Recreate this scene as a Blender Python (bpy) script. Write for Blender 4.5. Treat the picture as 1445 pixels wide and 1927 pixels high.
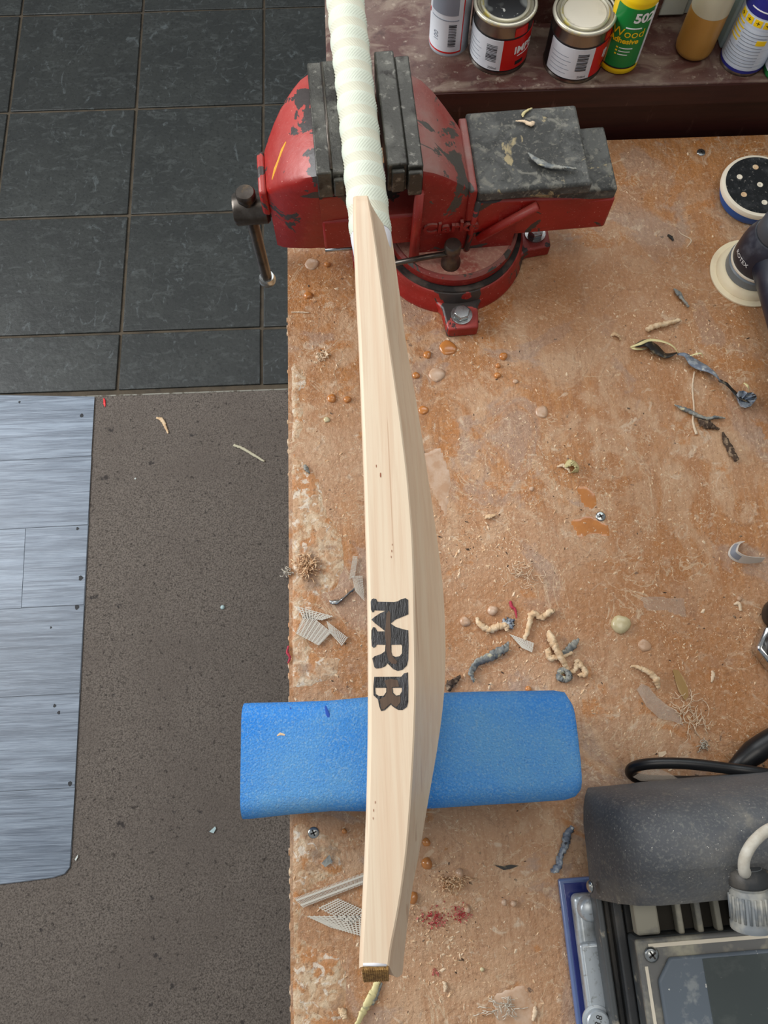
import bpy, bmesh, math, random
import numpy as np
from mathutils import Vector, Matrix, noise as mnoise
from mathutils.geometry import tessellate_polygon
for o in list(bpy.data.objects): bpy.data.objects.remove(o)
SC = bpy.context.scene
COL = SC.collection
random.seed(7)

# ------------------------------------------------------------------ camera, light, exposure
W, H, F = 1445.0, 1927.0, 1500.0          # image size and focal length in pixels
PITCH, YAW, CAMZ = math.radians(72.3), math.radians(-2.3), 1.66
BZ = 0.83                                  # bench top height
cam = bpy.data.cameras.new('camera'); camo = bpy.data.objects.new('camera', cam); COL.objects.link(camo)
cam.sensor_fit = 'VERTICAL'; cam.sensor_height = 36.0; cam.lens = F / H * 36.0
cam.clip_start = 0.02; cam.clip_end = 50
camo.location = (0, 0, CAMZ); camo.rotation_euler = (math.pi / 2 - PITCH, 0, YAW)
SC.camera = camo

world = bpy.data.worlds.new('world'); SC.world = world; world.use_nodes = True
bg = world.node_tree.nodes['Background']
bg.inputs['Color'].default_value = (0.93, 0.97, 1.0, 1); bg.inputs['Strength'].default_value = 0.30

def area(name, loc, target, sx, sy, power, col):
    l = bpy.data.lights.new(name, 'AREA'); l.shape = 'RECTANGLE'; l.size = sx; l.size_y = sy; l.energy = power; l.color = col
    o = bpy.data.objects.new(name, l); COL.objects.link(o); o.location = loc
    d = Vector(target) - Vector(loc); o.rotation_euler = d.to_track_quat('-Z', 'Y').to_euler()
    return o
area('daylight_glazed_door', (-2.3, 1.0, 2.1), (0.15, 0.25, 0.85), 1.6, 1.5, 80, (0.98, 0.99, 1.0))
area('daylight_window', (0.45, 1.35, 1.95), (0.2, 0.2, 0.85), 1.4, 0.9, 11, (0.98, 0.99, 1.0))
area('ceiling_light', (0.2, 0.1, 2.6), (0.2, 0.2, 0.8), 1.2, 0.6, 7, (1.0, 0.93, 0.84))

SC.view_settings.view_transform = 'Standard'; SC.view_settings.look = 'None'
SC.view_settings.gamma = 1.0; SC.view_settings.use_curve_mapping = False
SC.view_settings.exposure = 0.0

# ------------------------------------------------------------------ geometry helpers
cp, sp_ = math.cos(PITCH), math.sin(PITCH); cy_, sy_ = math.cos(YAW), math.sin(YAW)
def rot2(x, y): return (x * cy_ - y * sy_, x * sy_ + y * cy_)
def P(px, py, z):
    """point of the place at height z that lies behind photo pixel (px, py)"""
    dx = (px - W / 2) / F; t = (H / 2 - py) / F
    s = (CAMZ - z) / (sp_ - t * cp)
    x, y = rot2(dx * s, (cp + t * sp_) * s)
    return Vector((x, y, z))
def B(px, py, dz=0.0): return P(px, py, BZ + dz)

def finish(o, label=None, cat=None, group=None, kind=None):
    if label: o['label'] = label
    if cat: o['category'] = cat
    if group: o['group'] = group
    if kind: o['kind'] = kind
    return o
def thing(name, loc, label, cat, rz=0.0, group=None):
    o = bpy.data.objects.new(name, None); COL.objects.link(o)
    o.location = loc; o.rotation_euler = (0, 0, rz); o.empty_display_size = 0.02
    o['M'] = 0
    del o['M']
    return finish(o, label, cat, group)
def wmat(o):
    m = Matrix.Translation(o.location) @ Matrix.Rotation(o.rotation_euler[2], 4, 'Z')
    return (wmat(o.parent) @ m) if o.parent else m
def mesh(name, V, Fc, mat, parent=None, smooth=False, local=False, sharp=None):
    """one mesh object; V in world coordinates unless local"""
    if parent is not None and not local:
        inv = wmat(parent).inverted(); V = [inv @ Vector(v) for v in V]
    me = bpy.data.meshes.new(name); me.from_pydata([tuple(v) for v in V], [], [tuple(f) for f in Fc]); me.validate()
    bm = bmesh.new(); bm.from_mesh(me); bmesh.ops.recalc_face_normals(bm, faces=bm.faces); bm.to_mesh(me); bm.free()
    if smooth:
        me.polygons.foreach_set('use_smooth', [True] * len(me.polygons))
        if sharp is not None: me.set_sharp_from_angle(angle=math.radians(sharp))
    if mat is not None: me.materials.append(mat)
    o = bpy.data.objects.new(name, me); COL.objects.link(o)
    if parent is not None: o.parent = parent
    return o
def bevel(o, w, seg=2, ang=30):
    m = o.modifiers.new('bevel', 'BEVEL'); m.width = w; m.segments = seg; m.limit_method = 'ANGLE'; m.angle_limit = math.radians(ang)
    o.data.polygons.foreach_set('use_smooth', [True] * len(o.data.polygons)); o.data.set_sharp_from_angle(angle=math.radians(50))
    return o
def box(x0, x1, y0, y1, z0, z1):
    V = [(x, y, z) for z in (z0, z1) for y in (y0, y1) for x in (x0, x1)]
    return V, [(0, 2, 3, 1), (4, 5, 7, 6), (0, 1, 5, 4), (2, 6, 7, 3), (0, 4, 6, 2), (1, 3, 7, 5)]
def prism(poly, z0, z1):
    n = len(poly)
    V = [(p[0], p[1], z0) for p in poly] + [(p[0], p[1], z1) for p in poly]
    Fc = [tuple(range(n - 1, -1, -1)), tuple(range(n, 2 * n))] + [(i, (i + 1) % n, n + (i + 1) % n, n + i) for i in range(n)]
    return V, Fc
def prism_holes(polys, z0, z1):
    """outer loop + hole loops, filled and given thickness"""
    pts = [Vector((p[0], p[1], 0)) for l in polys for p in l]
    tri = tessellate_polygon([[Vector((p[0], p[1], 0)) for p in l] for l in polys])
    n = len(pts)
    V = [(p.x, p.y, z1) for p in pts] + [(p.x, p.y, z0) for p in pts]
    Fc = [tuple(t) for t in tri] + [(t[2] + n, t[1] + n, t[0] + n) for t in tri]
    k = 0
    for l in polys:
        m = len(l)
        for i in range(m): Fc.append((k + i, k + (i + 1) % m, n + k + (i + 1) % m, n + k + i))
        k += m
    return V, Fc
def lathe(prof, c=(0, 0, 0), n=40, axis=None):
    """prof: (r, h); around vertical through c, or around the given axis direction"""
    V = []; Fc = []; m = len(prof)
    for i in range(n):
        a = 2 * math.pi * i / n
        for r, h in prof: V.append(Vector((r * math.cos(a), r * math.sin(a), h)))
    for i in range(n):
        j = (i + 1) % n
        for k in range(m - 1): Fc.append((i * m + k, j * m + k, j * m + k + 1, i * m + k + 1))
    if prof[0][0] > 1e-6: Fc.append(tuple(i * m for i in range(n - 1, -1, -1)))
    if prof[-1][0] > 1e-6: Fc.append(tuple(i * m + m - 1 for i in range(n)))
    if axis is not None:
        q = Vector((0, 0, 1)).rotation_difference(Vector(axis).normalized()); V = [q @ v for v in V]
    c = Vector(c); return [v + c for v in V], Fc
def loft(secs, cap=True):
    n = len(secs[0]); V = [p for s in secs for p in s]; Fc = []
    for i in range(len(secs) - 1):
        for k in range(n): Fc.append((i * n + k, i * n + (k + 1) % n, (i + 1) * n + (k + 1) % n, (i + 1) * n + k))
    if cap: Fc += [tuple(range(n - 1, -1, -1)), tuple((len(secs) - 1) * n + k for k in range(n))]
    return V, Fc
def spline(pts, m=8):
    """Catmull-Rom through pts"""
    pts = [Vector(p) for p in pts]
    if len(pts) < 3: return [pts[0].lerp(pts[-1], i / m) for i in range(m + 1)]
    Q = [2 * pts[0] - pts[1]] + pts + [2 * pts[-1] - pts[-2]]; out = []
    for i in range(1, len(Q) - 2):
        a, b, c, d = Q[i - 1], Q[i], Q[i + 1], Q[i + 2]
        for k in range(m):
            t = k / m; out.append(0.5 * ((2 * b) + (c - a) * t + (2 * a - 5 * b + 4 * c - d) * t * t + (3 * b - a - 3 * c + d) * t ** 3))
    out.append(pts[-1]); return out
def tube(path, rad, n=8, flat=1.0, twist=0.0, jit=0.0):
    """swept section along path; rad number or list; flat squashes the section, twist turns it (radians overall)"""
    path = [Vector(p) for p in path]; m = len(path); secs = []
    for i, p in enumerate(path):
        d = (path[min(i + 1, m - 1)] - path[max(i - 1, 0)]).normalized()
        u = d.cross(Vector((0, 0, 1)))
        if u.length < 1e-4: u = Vector((1, 0, 0))
        u.normalize(); v = u.cross(d).normalized()
        f = i / (m - 1)
        r = rad if not isinstance(rad, (list, tuple)) else float(np.interp(f, np.linspace(0, 1, len(rad)), rad))
        a0 = twist * f; s = []
        for k in range(n):
            a = 2 * math.pi * k / n; x = math.cos(a) * r; y = math.sin(a) * r * flat
            if jit: q = 1 + 1.7 * jit * mnoise.noise(p * 420 + Vector((3 * math.cos(a), 3 * math.sin(a), f * 9))); x *= q; y *= q
            xx = x * math.cos(a0) - y * math.sin(a0); yy = x * math.sin(a0) + y * math.cos(a0)
            s.append(p + u * xx + v * yy)
        secs.append(s)
    return loft(secs)
def join(*parts):
    V = []; Fc = []
    for v, f in parts:
        k = len(V); V += list(v); Fc += [tuple(i + k for i in q) for q in f]
    return V, Fc
_tc = {}
def text_mesh(txt, size, bold=0.0):
    key = (txt, size, bold)
    if key in _tc: return _tc[key]
    c = bpy.data.curves.new('t', 'FONT'); c.body = txt; c.size = size; c.align_x = 'CENTER'; c.align_y = 'CENTER'; c.offset = bold; c.resolution_u = 3
    o = bpy.data.objects.new('t', c); COL.objects.link(o); dg = bpy.context.evaluated_depsgraph_get(); dg.update()
    me = bpy.data.meshes.new_from_object(o.evaluated_get(dg))
    V = [(v.co.x, v.co.y) for v in me.vertices]; Fc = [tuple(p.vertices) for p in me.polygons]
    bpy.data.objects.remove(o); bpy.data.curves.remove(c); bpy.data.meshes.remove(me)
    _tc[key] = (V, Fc); return V, Fc

# ------------------------------------------------------------------ materials
def srgb(r, g, b):
    f = lambda c: (c / 255 / 12.92) if c / 255 <= 0.04045 else ((c / 255 + 0.055) / 1.055) ** 2.4
    return (f(r), f(g), f(b), 1.0)
def material(name, base, rough=0.5, metal=0.0, layers=(), bump=None, spec=0.5, alpha=1.0, trans=0.0, dust=None, coat=0.0, vary=0.0, sss=0.0, chips=None):
    """layers: (scale, detail, lo, hi, colour, stretch, amount, kind)"""
    m = bpy.data.materials.new(name); m.use_nodes = True; nt = m.node_tree; N = nt.nodes; L = nt.links
    b = N['Principled BSDF']; b.inputs['Roughness'].default_value = rough; b.inputs['Metallic'].default_value = metal
    b.inputs['Specular IOR Level'].default_value = spec; b.inputs['Alpha'].default_value = alpha
    b.inputs['Transmission Weight'].default_value = trans; b.inputs['Coat Weight'].default_value = coat
    if sss: b.inputs['Subsurface Weight'].default_value = sss; b.inputs['Subsurface Radius'].default_value = (0.01, 0.008, 0.006); b.inputs['Subsurface Scale'].default_value = 0.3
    tc = N.new('ShaderNodeTexCoord'); oi = N.new('ShaderNodeObjectInfo')
    add = N.new('ShaderNodeVectorMath'); add.operation = 'ADD'; L.new(tc.outputs['Object'], add.inputs[0])
    if vary:
        mul = N.new('ShaderNodeVectorMath'); mul.operation = 'SCALE'; mul.inputs[0].default_value = (3.1, 7.7, 5.3); L.new(oi.outputs['Random'], mul.inputs['Scale']); L.new(mul.outputs[0], add.inputs[1])
    def nz(scale, detail, stretch, kind='noise', off=0.0, dist=0.0):
        mp = N.new('ShaderNodeMapping'); mp.inputs['Scale'].default_value = stretch; mp.inputs['Location'].default_value = (off, off * 1.7, off * .6); L.new(add.outputs[0], mp.inputs['Vector'])
        if kind == 'voronoi':
            t = N.new('ShaderNodeTexVoronoi'); t.inputs['Scale'].default_value = scale; L.new(mp.outputs[0], t.inputs['Vector']); return t.outputs['Distance']
        if kind == 'wave':
            t = N.new('ShaderNodeTexWave'); t.bands_direction = 'Y'; t.inputs['Scale'].default_value = scale; t.inputs['Distortion'].default_value = dist or 6; t.inputs['Detail'].default_value = detail; t.inputs['Detail Scale'].default_value = 0.35; L.new(mp.outputs[0], t.inputs['Vector']); return t.outputs['Fac']
        t = N.new('ShaderNodeTexNoise'); t.inputs['Scale'].default_value = scale; t.inputs['Detail'].default_value = detail; t.inputs['Roughness'].default_value = 0.6; t.inputs['Distortion'].default_value = dist; L.new(mp.outputs[0], t.inputs['Vector']); return t.outputs['Fac']
    def ramp(sock, lo, hi):
        r = N.new('ShaderNodeMapRange'); r.inputs['From Min'].default_value = lo; r.inputs['From Max'].default_value = hi; L.new(sock, r.inputs['Value']); return r.outputs['Result']
    def mixc(a, col, fac):
        x = N.new('ShaderNodeMix'); x.data_type = 'RGBA'
        L.new(fac, x.inputs['Factor']) if not isinstance(fac, float) else setattr(x.inputs['Factor'], 'default_value', fac)
        L.new(a, x.inputs['A'])
        if isinstance(col, tuple): x.inputs['B'].default_value = col
        else: L.new(col, x.inputs['B'])
        return x.outputs['Result']
    rgb = N.new('ShaderNodeRGB'); rgb.outputs[0].default_value = base; c = rgb.outputs[0]
    for i, ly in enumerate(layers):
        scale, detail, lo, hi, col = ly[:5]; st = ly[5] if len(ly) > 5 else (1, 1, 1); am = ly[6] if len(ly) > 6 else 1.0; kd = ly[7] if len(ly) > 7 else 'noise'
        dst = ly[8] if len(ly) > 8 else 0.0
        src = nz(scale, detail, st, 'noise' if kd == 'lines' else kd, i * 3.7, dst)
        if kd == 'lines':
            sb = N.new('ShaderNodeMath'); sb.operation = 'SUBTRACT'; sb.inputs[1].default_value = 0.5; L.new(src, sb.inputs[0])
            ab = N.new('ShaderNodeMath'); ab.operation = 'ABSOLUTE'; L.new(sb.outputs[0], ab.inputs[0]); src = ab.outputs[0]
        f = ramp(src, lo, hi)
        if am != 1.0:
            q = N.new('ShaderNodeMath'); q.operation = 'MULTIPLY'; q.inputs[1].default_value = am; L.new(f, q.inputs[0]); f = q.outputs[0]
        c = mixc(c, col, f)
    if dust:
        g = N.new('ShaderNodeNewGeometry'); s = N.new('ShaderNodeSeparateXYZ'); L.new(g.outputs['Normal'], s.inputs[0])
        up = ramp(s.outputs['Z'], 0.2, 0.8); nn = ramp(nz(dust[1], 8, (1, 1, 1), 'noise', 9.0), 0.28, 0.6)
        q = N.new('ShaderNodeMath'); q.operation = 'MULTIPLY'; L.new(up, q.inputs[0]); L.new(nn, q.inputs[1])
        q2 = N.new('ShaderNodeMath'); q2.operation = 'MULTIPLY'; L.new(q.outputs[0], q2.inputs[0]); q2.inputs[1].default_value = dust[2]
        c = mixc(c, dust[0], q2.outputs[0])
    if chips:                                   # paint worn off, mostly on edges and faces that get knocked from above
        g2 = N.new('ShaderNodeNewGeometry'); s2 = N.new('ShaderNodeSeparateXYZ'); L.new(g2.outputs['Normal'], s2.inputs[0])
        f1 = nz(chips[0], 5, (1, 1, 1), 'noise', 5.5, 0.7); u1 = ramp(s2.outputs['Z'], 0.0, 0.6)
        w1 = N.new('ShaderNodeMath'); w1.operation = 'MULTIPLY_ADD'; w1.inputs[1].default_value = 0.05; L.new(u1, w1.inputs[0]); L.new(f1, w1.inputs[2])
        c = mixc(c, chips[2], ramp(w1.outputs[0], chips[1] + 0.05, chips[1] + 0.058))
    if vary:
        hs = N.new('ShaderNodeHueSaturation'); mr = N.new('ShaderNodeMapRange'); mr.inputs['To Min'].default_value = 1 - vary; mr.inputs['To Max'].default_value = 1 + vary
        L.new(oi.outputs['Random'], mr.inputs['Value']); L.new(mr.outputs[0], hs.inputs['Value']); L.new(c, hs.inputs['Color']); c = hs.outputs[0]
    L.new(c, b.inputs['Base Color'])
    if bump:
        h = nz(bump[0], 6, bump[2] if len(bump) > 2 else (1, 1, 1), bump[3] if len(bump) > 3 else 'noise', 2.2)
        bp = N.new('ShaderNodeBump'); bp.inputs['Strength'].default_value = bump[1]; bp.inputs['Distance'].default_value = 0.002
        L.new(h, bp.inputs['Height']); L.new(bp.outputs[0], b.inputs['Normal'])
    return m
K = srgb
M = {}
M['bench'] = material('bench_varnished_ply', K(174, 118, 70), 0.42, layers=[
    (14, 10, 0.42, 0.62, K(190, 134, 82), (7, 0.5, 1), 0.9),
    (60, 9, 0.48, 0.72, K(140, 90, 52), (6, 0.4, 1), 0.55),
    (4.5, 12, 0.41, 0.58, K(188, 149, 116), (1, 1, 1), 0.85, 'noise', 0.6),
    (15, 12, 0.50, 0.60, K(200, 165, 132), (1, 1, 1), 0.7, 'noise', 1.6),
    (10, 11, 0.56, 0.61, K(170, 144, 126), (1, 1, 1), 0.7, 'noise', 1.0),
    (13, 8, 0.60, 0.63, K(186, 122, 62), (1, 1, 1), 0.7, 'noise', 0.5),
    (46, 10, 0.60, 0.67, K(216, 194, 168), (1, 1, 1), 0.7, 'noise', 1.2),
    (2.6, 6, 0.50, 0.62, K(168, 112, 62), (1, 1.3, 1), 0.6, 'noise', 0.4),
    (60, 9, 0.50, 0.70, K(146, 94, 52), (6, 0.4, 1), 0.35),
    (9, 5, 0.007, 0.001, K(216, 192, 160), (1, 1, 1), 0.55, 'lines', 1.5),
    (17, 6, 0.008, 0.001, K(132, 94, 66), (1, 1, 1), 0.45, 'lines', 1.0),
    (240, 5, 0.52, 0.68, K(208, 174, 140), (1, 1, 1), 0.5),
    (170, 6, 0.60, 0.70, K(128, 88, 60), (1, 1, 1), 0.45),
    (520, 3, 0.66, 0.71, K(236, 212, 182), (1, 1, 1), 0.75),
    (75, 5, 0.69, 0.72, K(86, 70, 60), (1, 1, 1), 0.7)], bump=(150, 1.0))
M['bench_edge'] = material('bench_ply_edge', K(206, 158, 112), 0.55, layers=[(40, 5, 0.4, 0.6, K(225, 190, 150))], bump=(80, 0.4))
M['glue_crust'] = material('glue_crust', K(192, 152, 114), 0.34, layers=[(60, 10, 0.46, 0.58, K(214, 190, 158), (1, 1, 1), 0.9, 'noise', 1.2), (38, 8, 0.52, 0.58, K(188, 126, 70), (1, 1, 1), 0.85), (110, 8, 0.56, 0.62, K(226, 214, 196), (1, 1, 1), 0.8, 'noise', 1), (26, 6, 0.58, 0.68, K(146, 118, 96), (1, 1, 1), 0.8), (300, 4, 0.58, 0.66, K(134, 96, 66), (1, 1, 1), 0.6)], bump=(160, 1.0), coat=0.2)
M['glue_amber'] = material('glue_amber', K(196, 128, 66), 0.18, coat=0.5, layers=[(60, 3, 0.4, 0.7, K(176, 112, 58))])
M['glue_dusty'] = material('glue_dusty', K(188, 150, 118), 0.3, coat=0.3, layers=[(90, 4, 0.4, 0.6, K(202, 172, 146))])
M['glue_cream'] = material('glue_cream', K(205, 192, 152), 0.3, coat=0.3, layers=[(50, 3, 0.5, 0.7, K(190, 174, 128))])
M['dust'] = material('wood_dust', K(214, 176, 138), 0.9, spec=0.2, layers=[(300, 2, 0.4, 0.6, K(232, 204, 168)), (120, 2, 0.55, 0.65, K(176, 130, 92))])
M['dust_pale'] = material('pale_crumb', K(226, 202, 172), 0.9, spec=0.2)
M['dust_red'] = material('red_dust', K(176, 62, 66), 0.9, spec=0.2, layers=[(200, 2, 0.45, 0.55, K(196, 120, 110))])
M['tile'] = material('slate_tile', K(42, 45, 44), 0.48, layers=[(7, 9, 0.4, 0.7, K(54, 57, 55)), (26, 12, 0.52, 0.66, K(70, 74, 73), (1, 2, 1), 0.7, 'noise', 1.2), (18, 12, 0.60, 0.68, K(110, 118, 120), (1.8, 1, 1), 0.35, 'noise', 1.8), (150, 6, 0.52, 0.7, K(33, 36, 35))], bump=(60, 0.5), vary=0.10)
M['grout'] = material('grout', K(86, 76, 62), 0.9, layers=[(20, 6, 0.4, 0.7, K(58, 52, 44))], bump=(200, 0.3))
M['carpet'] = material('carpet', K(122, 114, 107), 0.95, spec=0.1, layers=[(300, 6, 0.42, 0.62, K(78, 72, 67), (1, 1, 1), 0.9), (520, 4, 0.54, 0.66, K(150, 140, 129), (1, 1, 1), 0.6), (5, 7, 0.42, 0.68, K(104, 96, 90), (1, 1, 1), 0.7), (120, 6, 0.60, 0.68, K(56, 52, 50), (1, 1, 1), 0.75), (30, 6, 0.66, 0.70, K(52, 50, 51), (1, 1, 1), 0.75)], bump=(420, 1.0))
M['threshold'] = material('threshold', K(142, 140, 130), 0.5, layers=[(60, 6, 0.5, 0.6, K(84, 76, 64))])
M['vinyl'] = material('vinyl_plank', K(112, 124, 138), 0.40, layers=[(9, 10, 0.40, 0.62, K(136, 149, 164), (0.5, 6, 1), 1.0, 'noise', 0.8), (9, 4, 0.70, 1.0, K(76, 86, 100), (0.22, 1, 1), 0.45, 'wave', 20), (46, 12, 0.47, 0.64, K(80, 90, 104), (0.16, 5, 1), 0.75, 'noise', 0.5), (150, 9, 0.52, 0.62, K(160, 172, 186), (0.10, 5, 1), 0.5), (4, 5, 0.5, 0.75, K(92, 104, 120), (1, 2, 1), 0.6)], bump=(90, 0.15, (0.3, 8, 1)), vary=0.13)
M['vinyl_base'] = material('vinyl_backing', K(98, 106, 116), 0.6)
M['black_spot'] = material('black_spot', K(40, 42, 46), 0.7)
M['sill'] = material('mahogany_sill', K(84, 50, 44), 0.5, layers=[(9, 10, 0.44, 0.62, K(118, 98, 88), (0.8, 1.2, 1), 0.9, 'noise', .6), (30, 10, 0.5, 0.64, K(146, 130, 114), (0.7, 1.4, 1), 0.6, 'noise', 1), (110, 7, 0.60, 0.68, K(168, 154, 138), (1, 1, 1), 0.6), (55, 8, 0.58, 0.68, K(62, 36, 32), (1, 1, 1), 0.7), (30, 4, 0.70, 0.72, K(206, 204, 204))], bump=(110, 0.5))
M['mahogany'] = material('mahogany_board', K(58, 24, 19), 0.5, layers=[(14, 7, 0.42, 0.68, K(40, 16, 13), (0.6, 6, 6)), (26, 6, 0.62, 0.7, K(104, 74, 66), (3, 1, 0.6), 0.6)], bump=(60, 0.2))
M['white_frame'] = material('white_frame', K(205, 212, 206), 0.45, layers=[(14, 5, 0.55, 0.7, K(176, 184, 178))])
M['pale_plastic'] = material('pale_blue_plastic', K(176, 200, 202), 0.4)
M['wall'] = material('painted_wall', K(150, 140, 130), 0.8, layers=[(6, 4, 0.4, 0.7, K(135, 124, 114))])
M['willow'] = material('willow', K(228, 208, 181), 0.45, layers=[(6, 6, 0.42, 0.62, K(222, 195, 166), (22, 0.7, 6), 0.9), (30, 7, 0.52, 0.60, K(210, 180, 150), (14, 0.25, 4), 0.3), (8, 2, 0.66, 0.672, K(184, 142, 110), (30, 0.22, 3), 0.5)], bump=(30, 0.05, (20, 0.5, 6)))
M['burn'] = material('burnt_wood', K(26, 23, 23), 0.3, layers=[(60, 5, 0.54, 0.66, K(62, 62, 66), (4, 0.7, 1)), (40, 3, 0.6, 0.7, K(16, 13, 13))], bump=(220, 0.7, (3, 0.6, 1)))
M['scorch'] = material('scorched_wood', K(94, 74, 58), 0.6, layers=[(50, 4, 0.4, 0.6, K(80, 60, 46), (6, 0.5, 1))])
M['knot'] = material('knot', K(150, 92, 62), 0.6)
M['grip'] = material('rubber_grip', K(216, 222, 206), 0.6, spec=0.3, layers=[(5, 3, 0.4, 0.7, K(210, 216, 196))])
M['grip_dip_shade'] = material('rubber_grip_dip_shade', K(212, 211, 192), 0.65, spec=0.25)  # same grip rubber, with the beige shading of its dips put into the colour
M['tape'] = material('white_tape', K(226, 226, 232), 0.6)
M['cord'] = material('cord', K(172, 132, 74), 0.8, layers=[(400, 3, 0.45, 0.6, K(120, 86, 44))])
M['red'] = material('vise_red_paint', K(160, 28, 22), 0.42, layers=[(14, 6, 0.4, 0.7, K(132, 16, 12)), (420, 2, 0.70, 0.74, K(220, 160, 146), (1, 1, 1), 0.8), (60, 8, 0.56, 0.7, K(176, 62, 54), (1, 1, 1), 0.5)], dust=(K(190, 98, 90), 14, 0.6), bump=(120, 0.25), coat=0.05, chips=(21, 0.560, K(58, 51, 49)))
M['red_dusty'] = material('vise_red_dusty', K(146, 24, 18), 0.55, layers=[(14, 6, 0.4, 0.7, K(120, 16, 12)), (420, 2, 0.68, 0.74, K(212, 164, 146), (1, 1, 1), 0.8), (90, 7, 0.56, 0.68, K(166, 70, 60), (1, 1, 1), 0.5)], dust=(K(142, 108, 100), 9, 1.0), bump=(140, 0.35), chips=(16, 0.548, K(72, 68, 63)))
M['dusty_top'] = material('dusty_turntable', K(172, 122, 106), 0.8, layers=[(26, 8, 0.5, 0.62, K(150, 60, 50), (1, 1, 1), 0.7), (200, 5, 0.5, 0.65, K(200, 160, 138), (1, 1, 1), 0.6)], bump=(200, 0.6))
M['iron'] = material('cast_iron', K(64, 63, 58), 0.42, 0.45, layers=[(24, 9, 0.45, 0.65, K(96, 95, 88)), (120, 7, 0.58, 0.68, K(150, 148, 138), (1, 1, 1), 0.6), (46, 7, 0.58, 0.66, K(42, 38, 34))], bump=(150, 0.6))
M['anvil'] = material('anvil_dirty', K(60, 61, 59), 0.65, 0.1, layers=[(22, 11, 0.45, 0.60, K(96, 97, 94), (1, 1, 1), 0.9, 'noise', .8), (60, 10, 0.54, 0.64, K(128, 126, 116), (1, 1, 1), 0.8, 'noise', .8), (260, 5, 0.58, 0.68, K(150, 146, 132), (1, 1, 1), 0.5), (26, 9, 0.62, 0.65, K(176, 160, 120), (1, 1, 1), 0.85, 'noise', 1), (120, 5, 0.6, 0.68, K(36, 36, 34), (1, 1, 1), 0.7)], bump=(150, 0.8))
M['steel'] = material('old_steel', K(96, 90, 84), 0.34, 0.85, layers=[(30, 7, 0.45, 0.65, K(62, 54, 48)), (60, 5, 0.6, 0.7, K(110, 96, 80))])
M['steel_bright'] = material('bright_steel', K(178, 182, 182), 0.26, 0.95, layers=[(40, 4, 0.5, 0.7, K(130, 130, 126))])
M['black_gap'] = material('grimy_black', K(38, 36, 34), 0.7, layers=[(30, 5, 0.5, 0.7, K(92, 80, 72))])
M['yellow_mark'] = material('yellow_paint', K(236, 170, 34), 0.5)
M['foam'] = material('blue_foam', K(50, 136, 226), 0.78, spec=0.2, layers=[(4.5, 9, 0.42, 0.58, K(108, 166, 212), (1, 1, 1), 0.75), (620, 4, 0.46, 0.62, K(120, 178, 226), (1, 1, 1), 0.4), (480, 3, 0.54, 0.64, K(156, 190, 212), (1, 1, 1), 0.35), (9, 9, 0.58, 0.68, K(150, 172, 172), (1, 1, 1), 0.45), (46, 6, 0.71, 0.74, K(190, 170, 140)), (760, 3, 0.60, 0.68, K(24, 92, 184), (1, 1, 1), 0.45)], bump=(620, 0.8))
M['foam_cut'] = material('foam_cut', K(30, 78, 176), 0.8)
M['chrome'] = material('chrome', K(206, 208, 208), 0.12, 1.0)
M['tin'] = material('tin_metal', K(160, 156, 148), 0.25, 0.95, layers=[(12, 4, 0.45, 0.6, K(110, 104, 96))])
M['tin_rim'] = material('tin_rim', K(206, 202, 184), 0.35, 0.6, layers=[(30, 4, 0.58, 0.64, K(216, 206, 140))])
M['lid_pale'] = material('pale_lid', K(206, 200, 184), 0.45, layers=[(18, 5, 0.5, 0.66, K(186, 182, 166)), (40, 3, 0.62, 0.68, K(160, 158, 146))])
M['lid_dark'] = material('dark_lid', K(46, 48, 50), 0.25, 0.2, layers=[(14, 3, 0.52, 0.56, K(128, 132, 130)), (120, 2, 0.64, 0.68, K(190, 190, 186))])
M['white_label'] = material('white_label', K(222, 228, 234), 0.4, layers=[(30, 3, 0.5, 0.7, K(206, 212, 220))])
M['red_label'] = material('red_label', K(204, 22, 18), 0.35)
M['black_label'] = material('black_print', K(24, 24, 28), 0.45)
M['grey_print'] = material('grey_print', K(138, 146, 158), 0.5)
M['white_print'] = material('white_print', K(238, 240, 240), 0.5)
M['green_label'] = material('green_label', K(12, 128, 58), 0.35)
M['green_dark'] = material('green_dark', K(20, 74, 44), 0.4)
M['yellow'] = material('yellow_plastic', K(246, 206, 18), 0.4)
M['tan_label'] = material('tan_print', K(190, 138, 78), 0.45, layers=[(30, 4, 0.45, 0.6, K(150, 60, 30))])
M['amber'] = material('amber_liquid', K(186, 140, 70), 0.3, sss=0.3, layers=[(10, 3, 0.4, 0.7, K(174, 126, 56))])
M['frosted'] = material('frosted_plastic', K(200, 196, 172), 0.35, sss=0.2)
M['blue_label'] = material('blue_label', K(34, 40, 128), 0.35)
M['can_white'] = material('can_white', K(206, 218, 232), 0.35, layers=[(40, 3, 0.5, 0.6, K(188, 202, 220), (0.3, 0.3, 6))])
M['red_cap'] = material('red_cap', K(226, 48, 54), 0.4)
M['silver_can'] = material('silver_can', K(176, 184, 192), 0.35, 0.4)
M['cream_pad'] = material('cream_pad', K(244, 230, 196), 0.7, layers=[(14, 4, 0.5, 0.7, K(226, 204, 172))])
M['cream_rim'] = material('cream_rim', K(232, 222, 202), 0.65)
M['velcro'] = material('hook_face', K(34, 36, 38), 0.9, spec=0.2, layers=[(60, 5, 0.5, 0.7, K(62, 64, 66)), (260, 2, 0.64, 0.7, K(110, 108, 104))], bump=(300, 0.6))
M['blue_base'] = material('blue_base', K(28, 84, 160), 0.45)
M['navy'] = material('navy_plastic', K(27, 31, 46), 0.35, layers=[(26, 5, 0.55, 0.68, K(70, 74, 84))], dust=(K(112, 114, 118), 12, 0.5))
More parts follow.
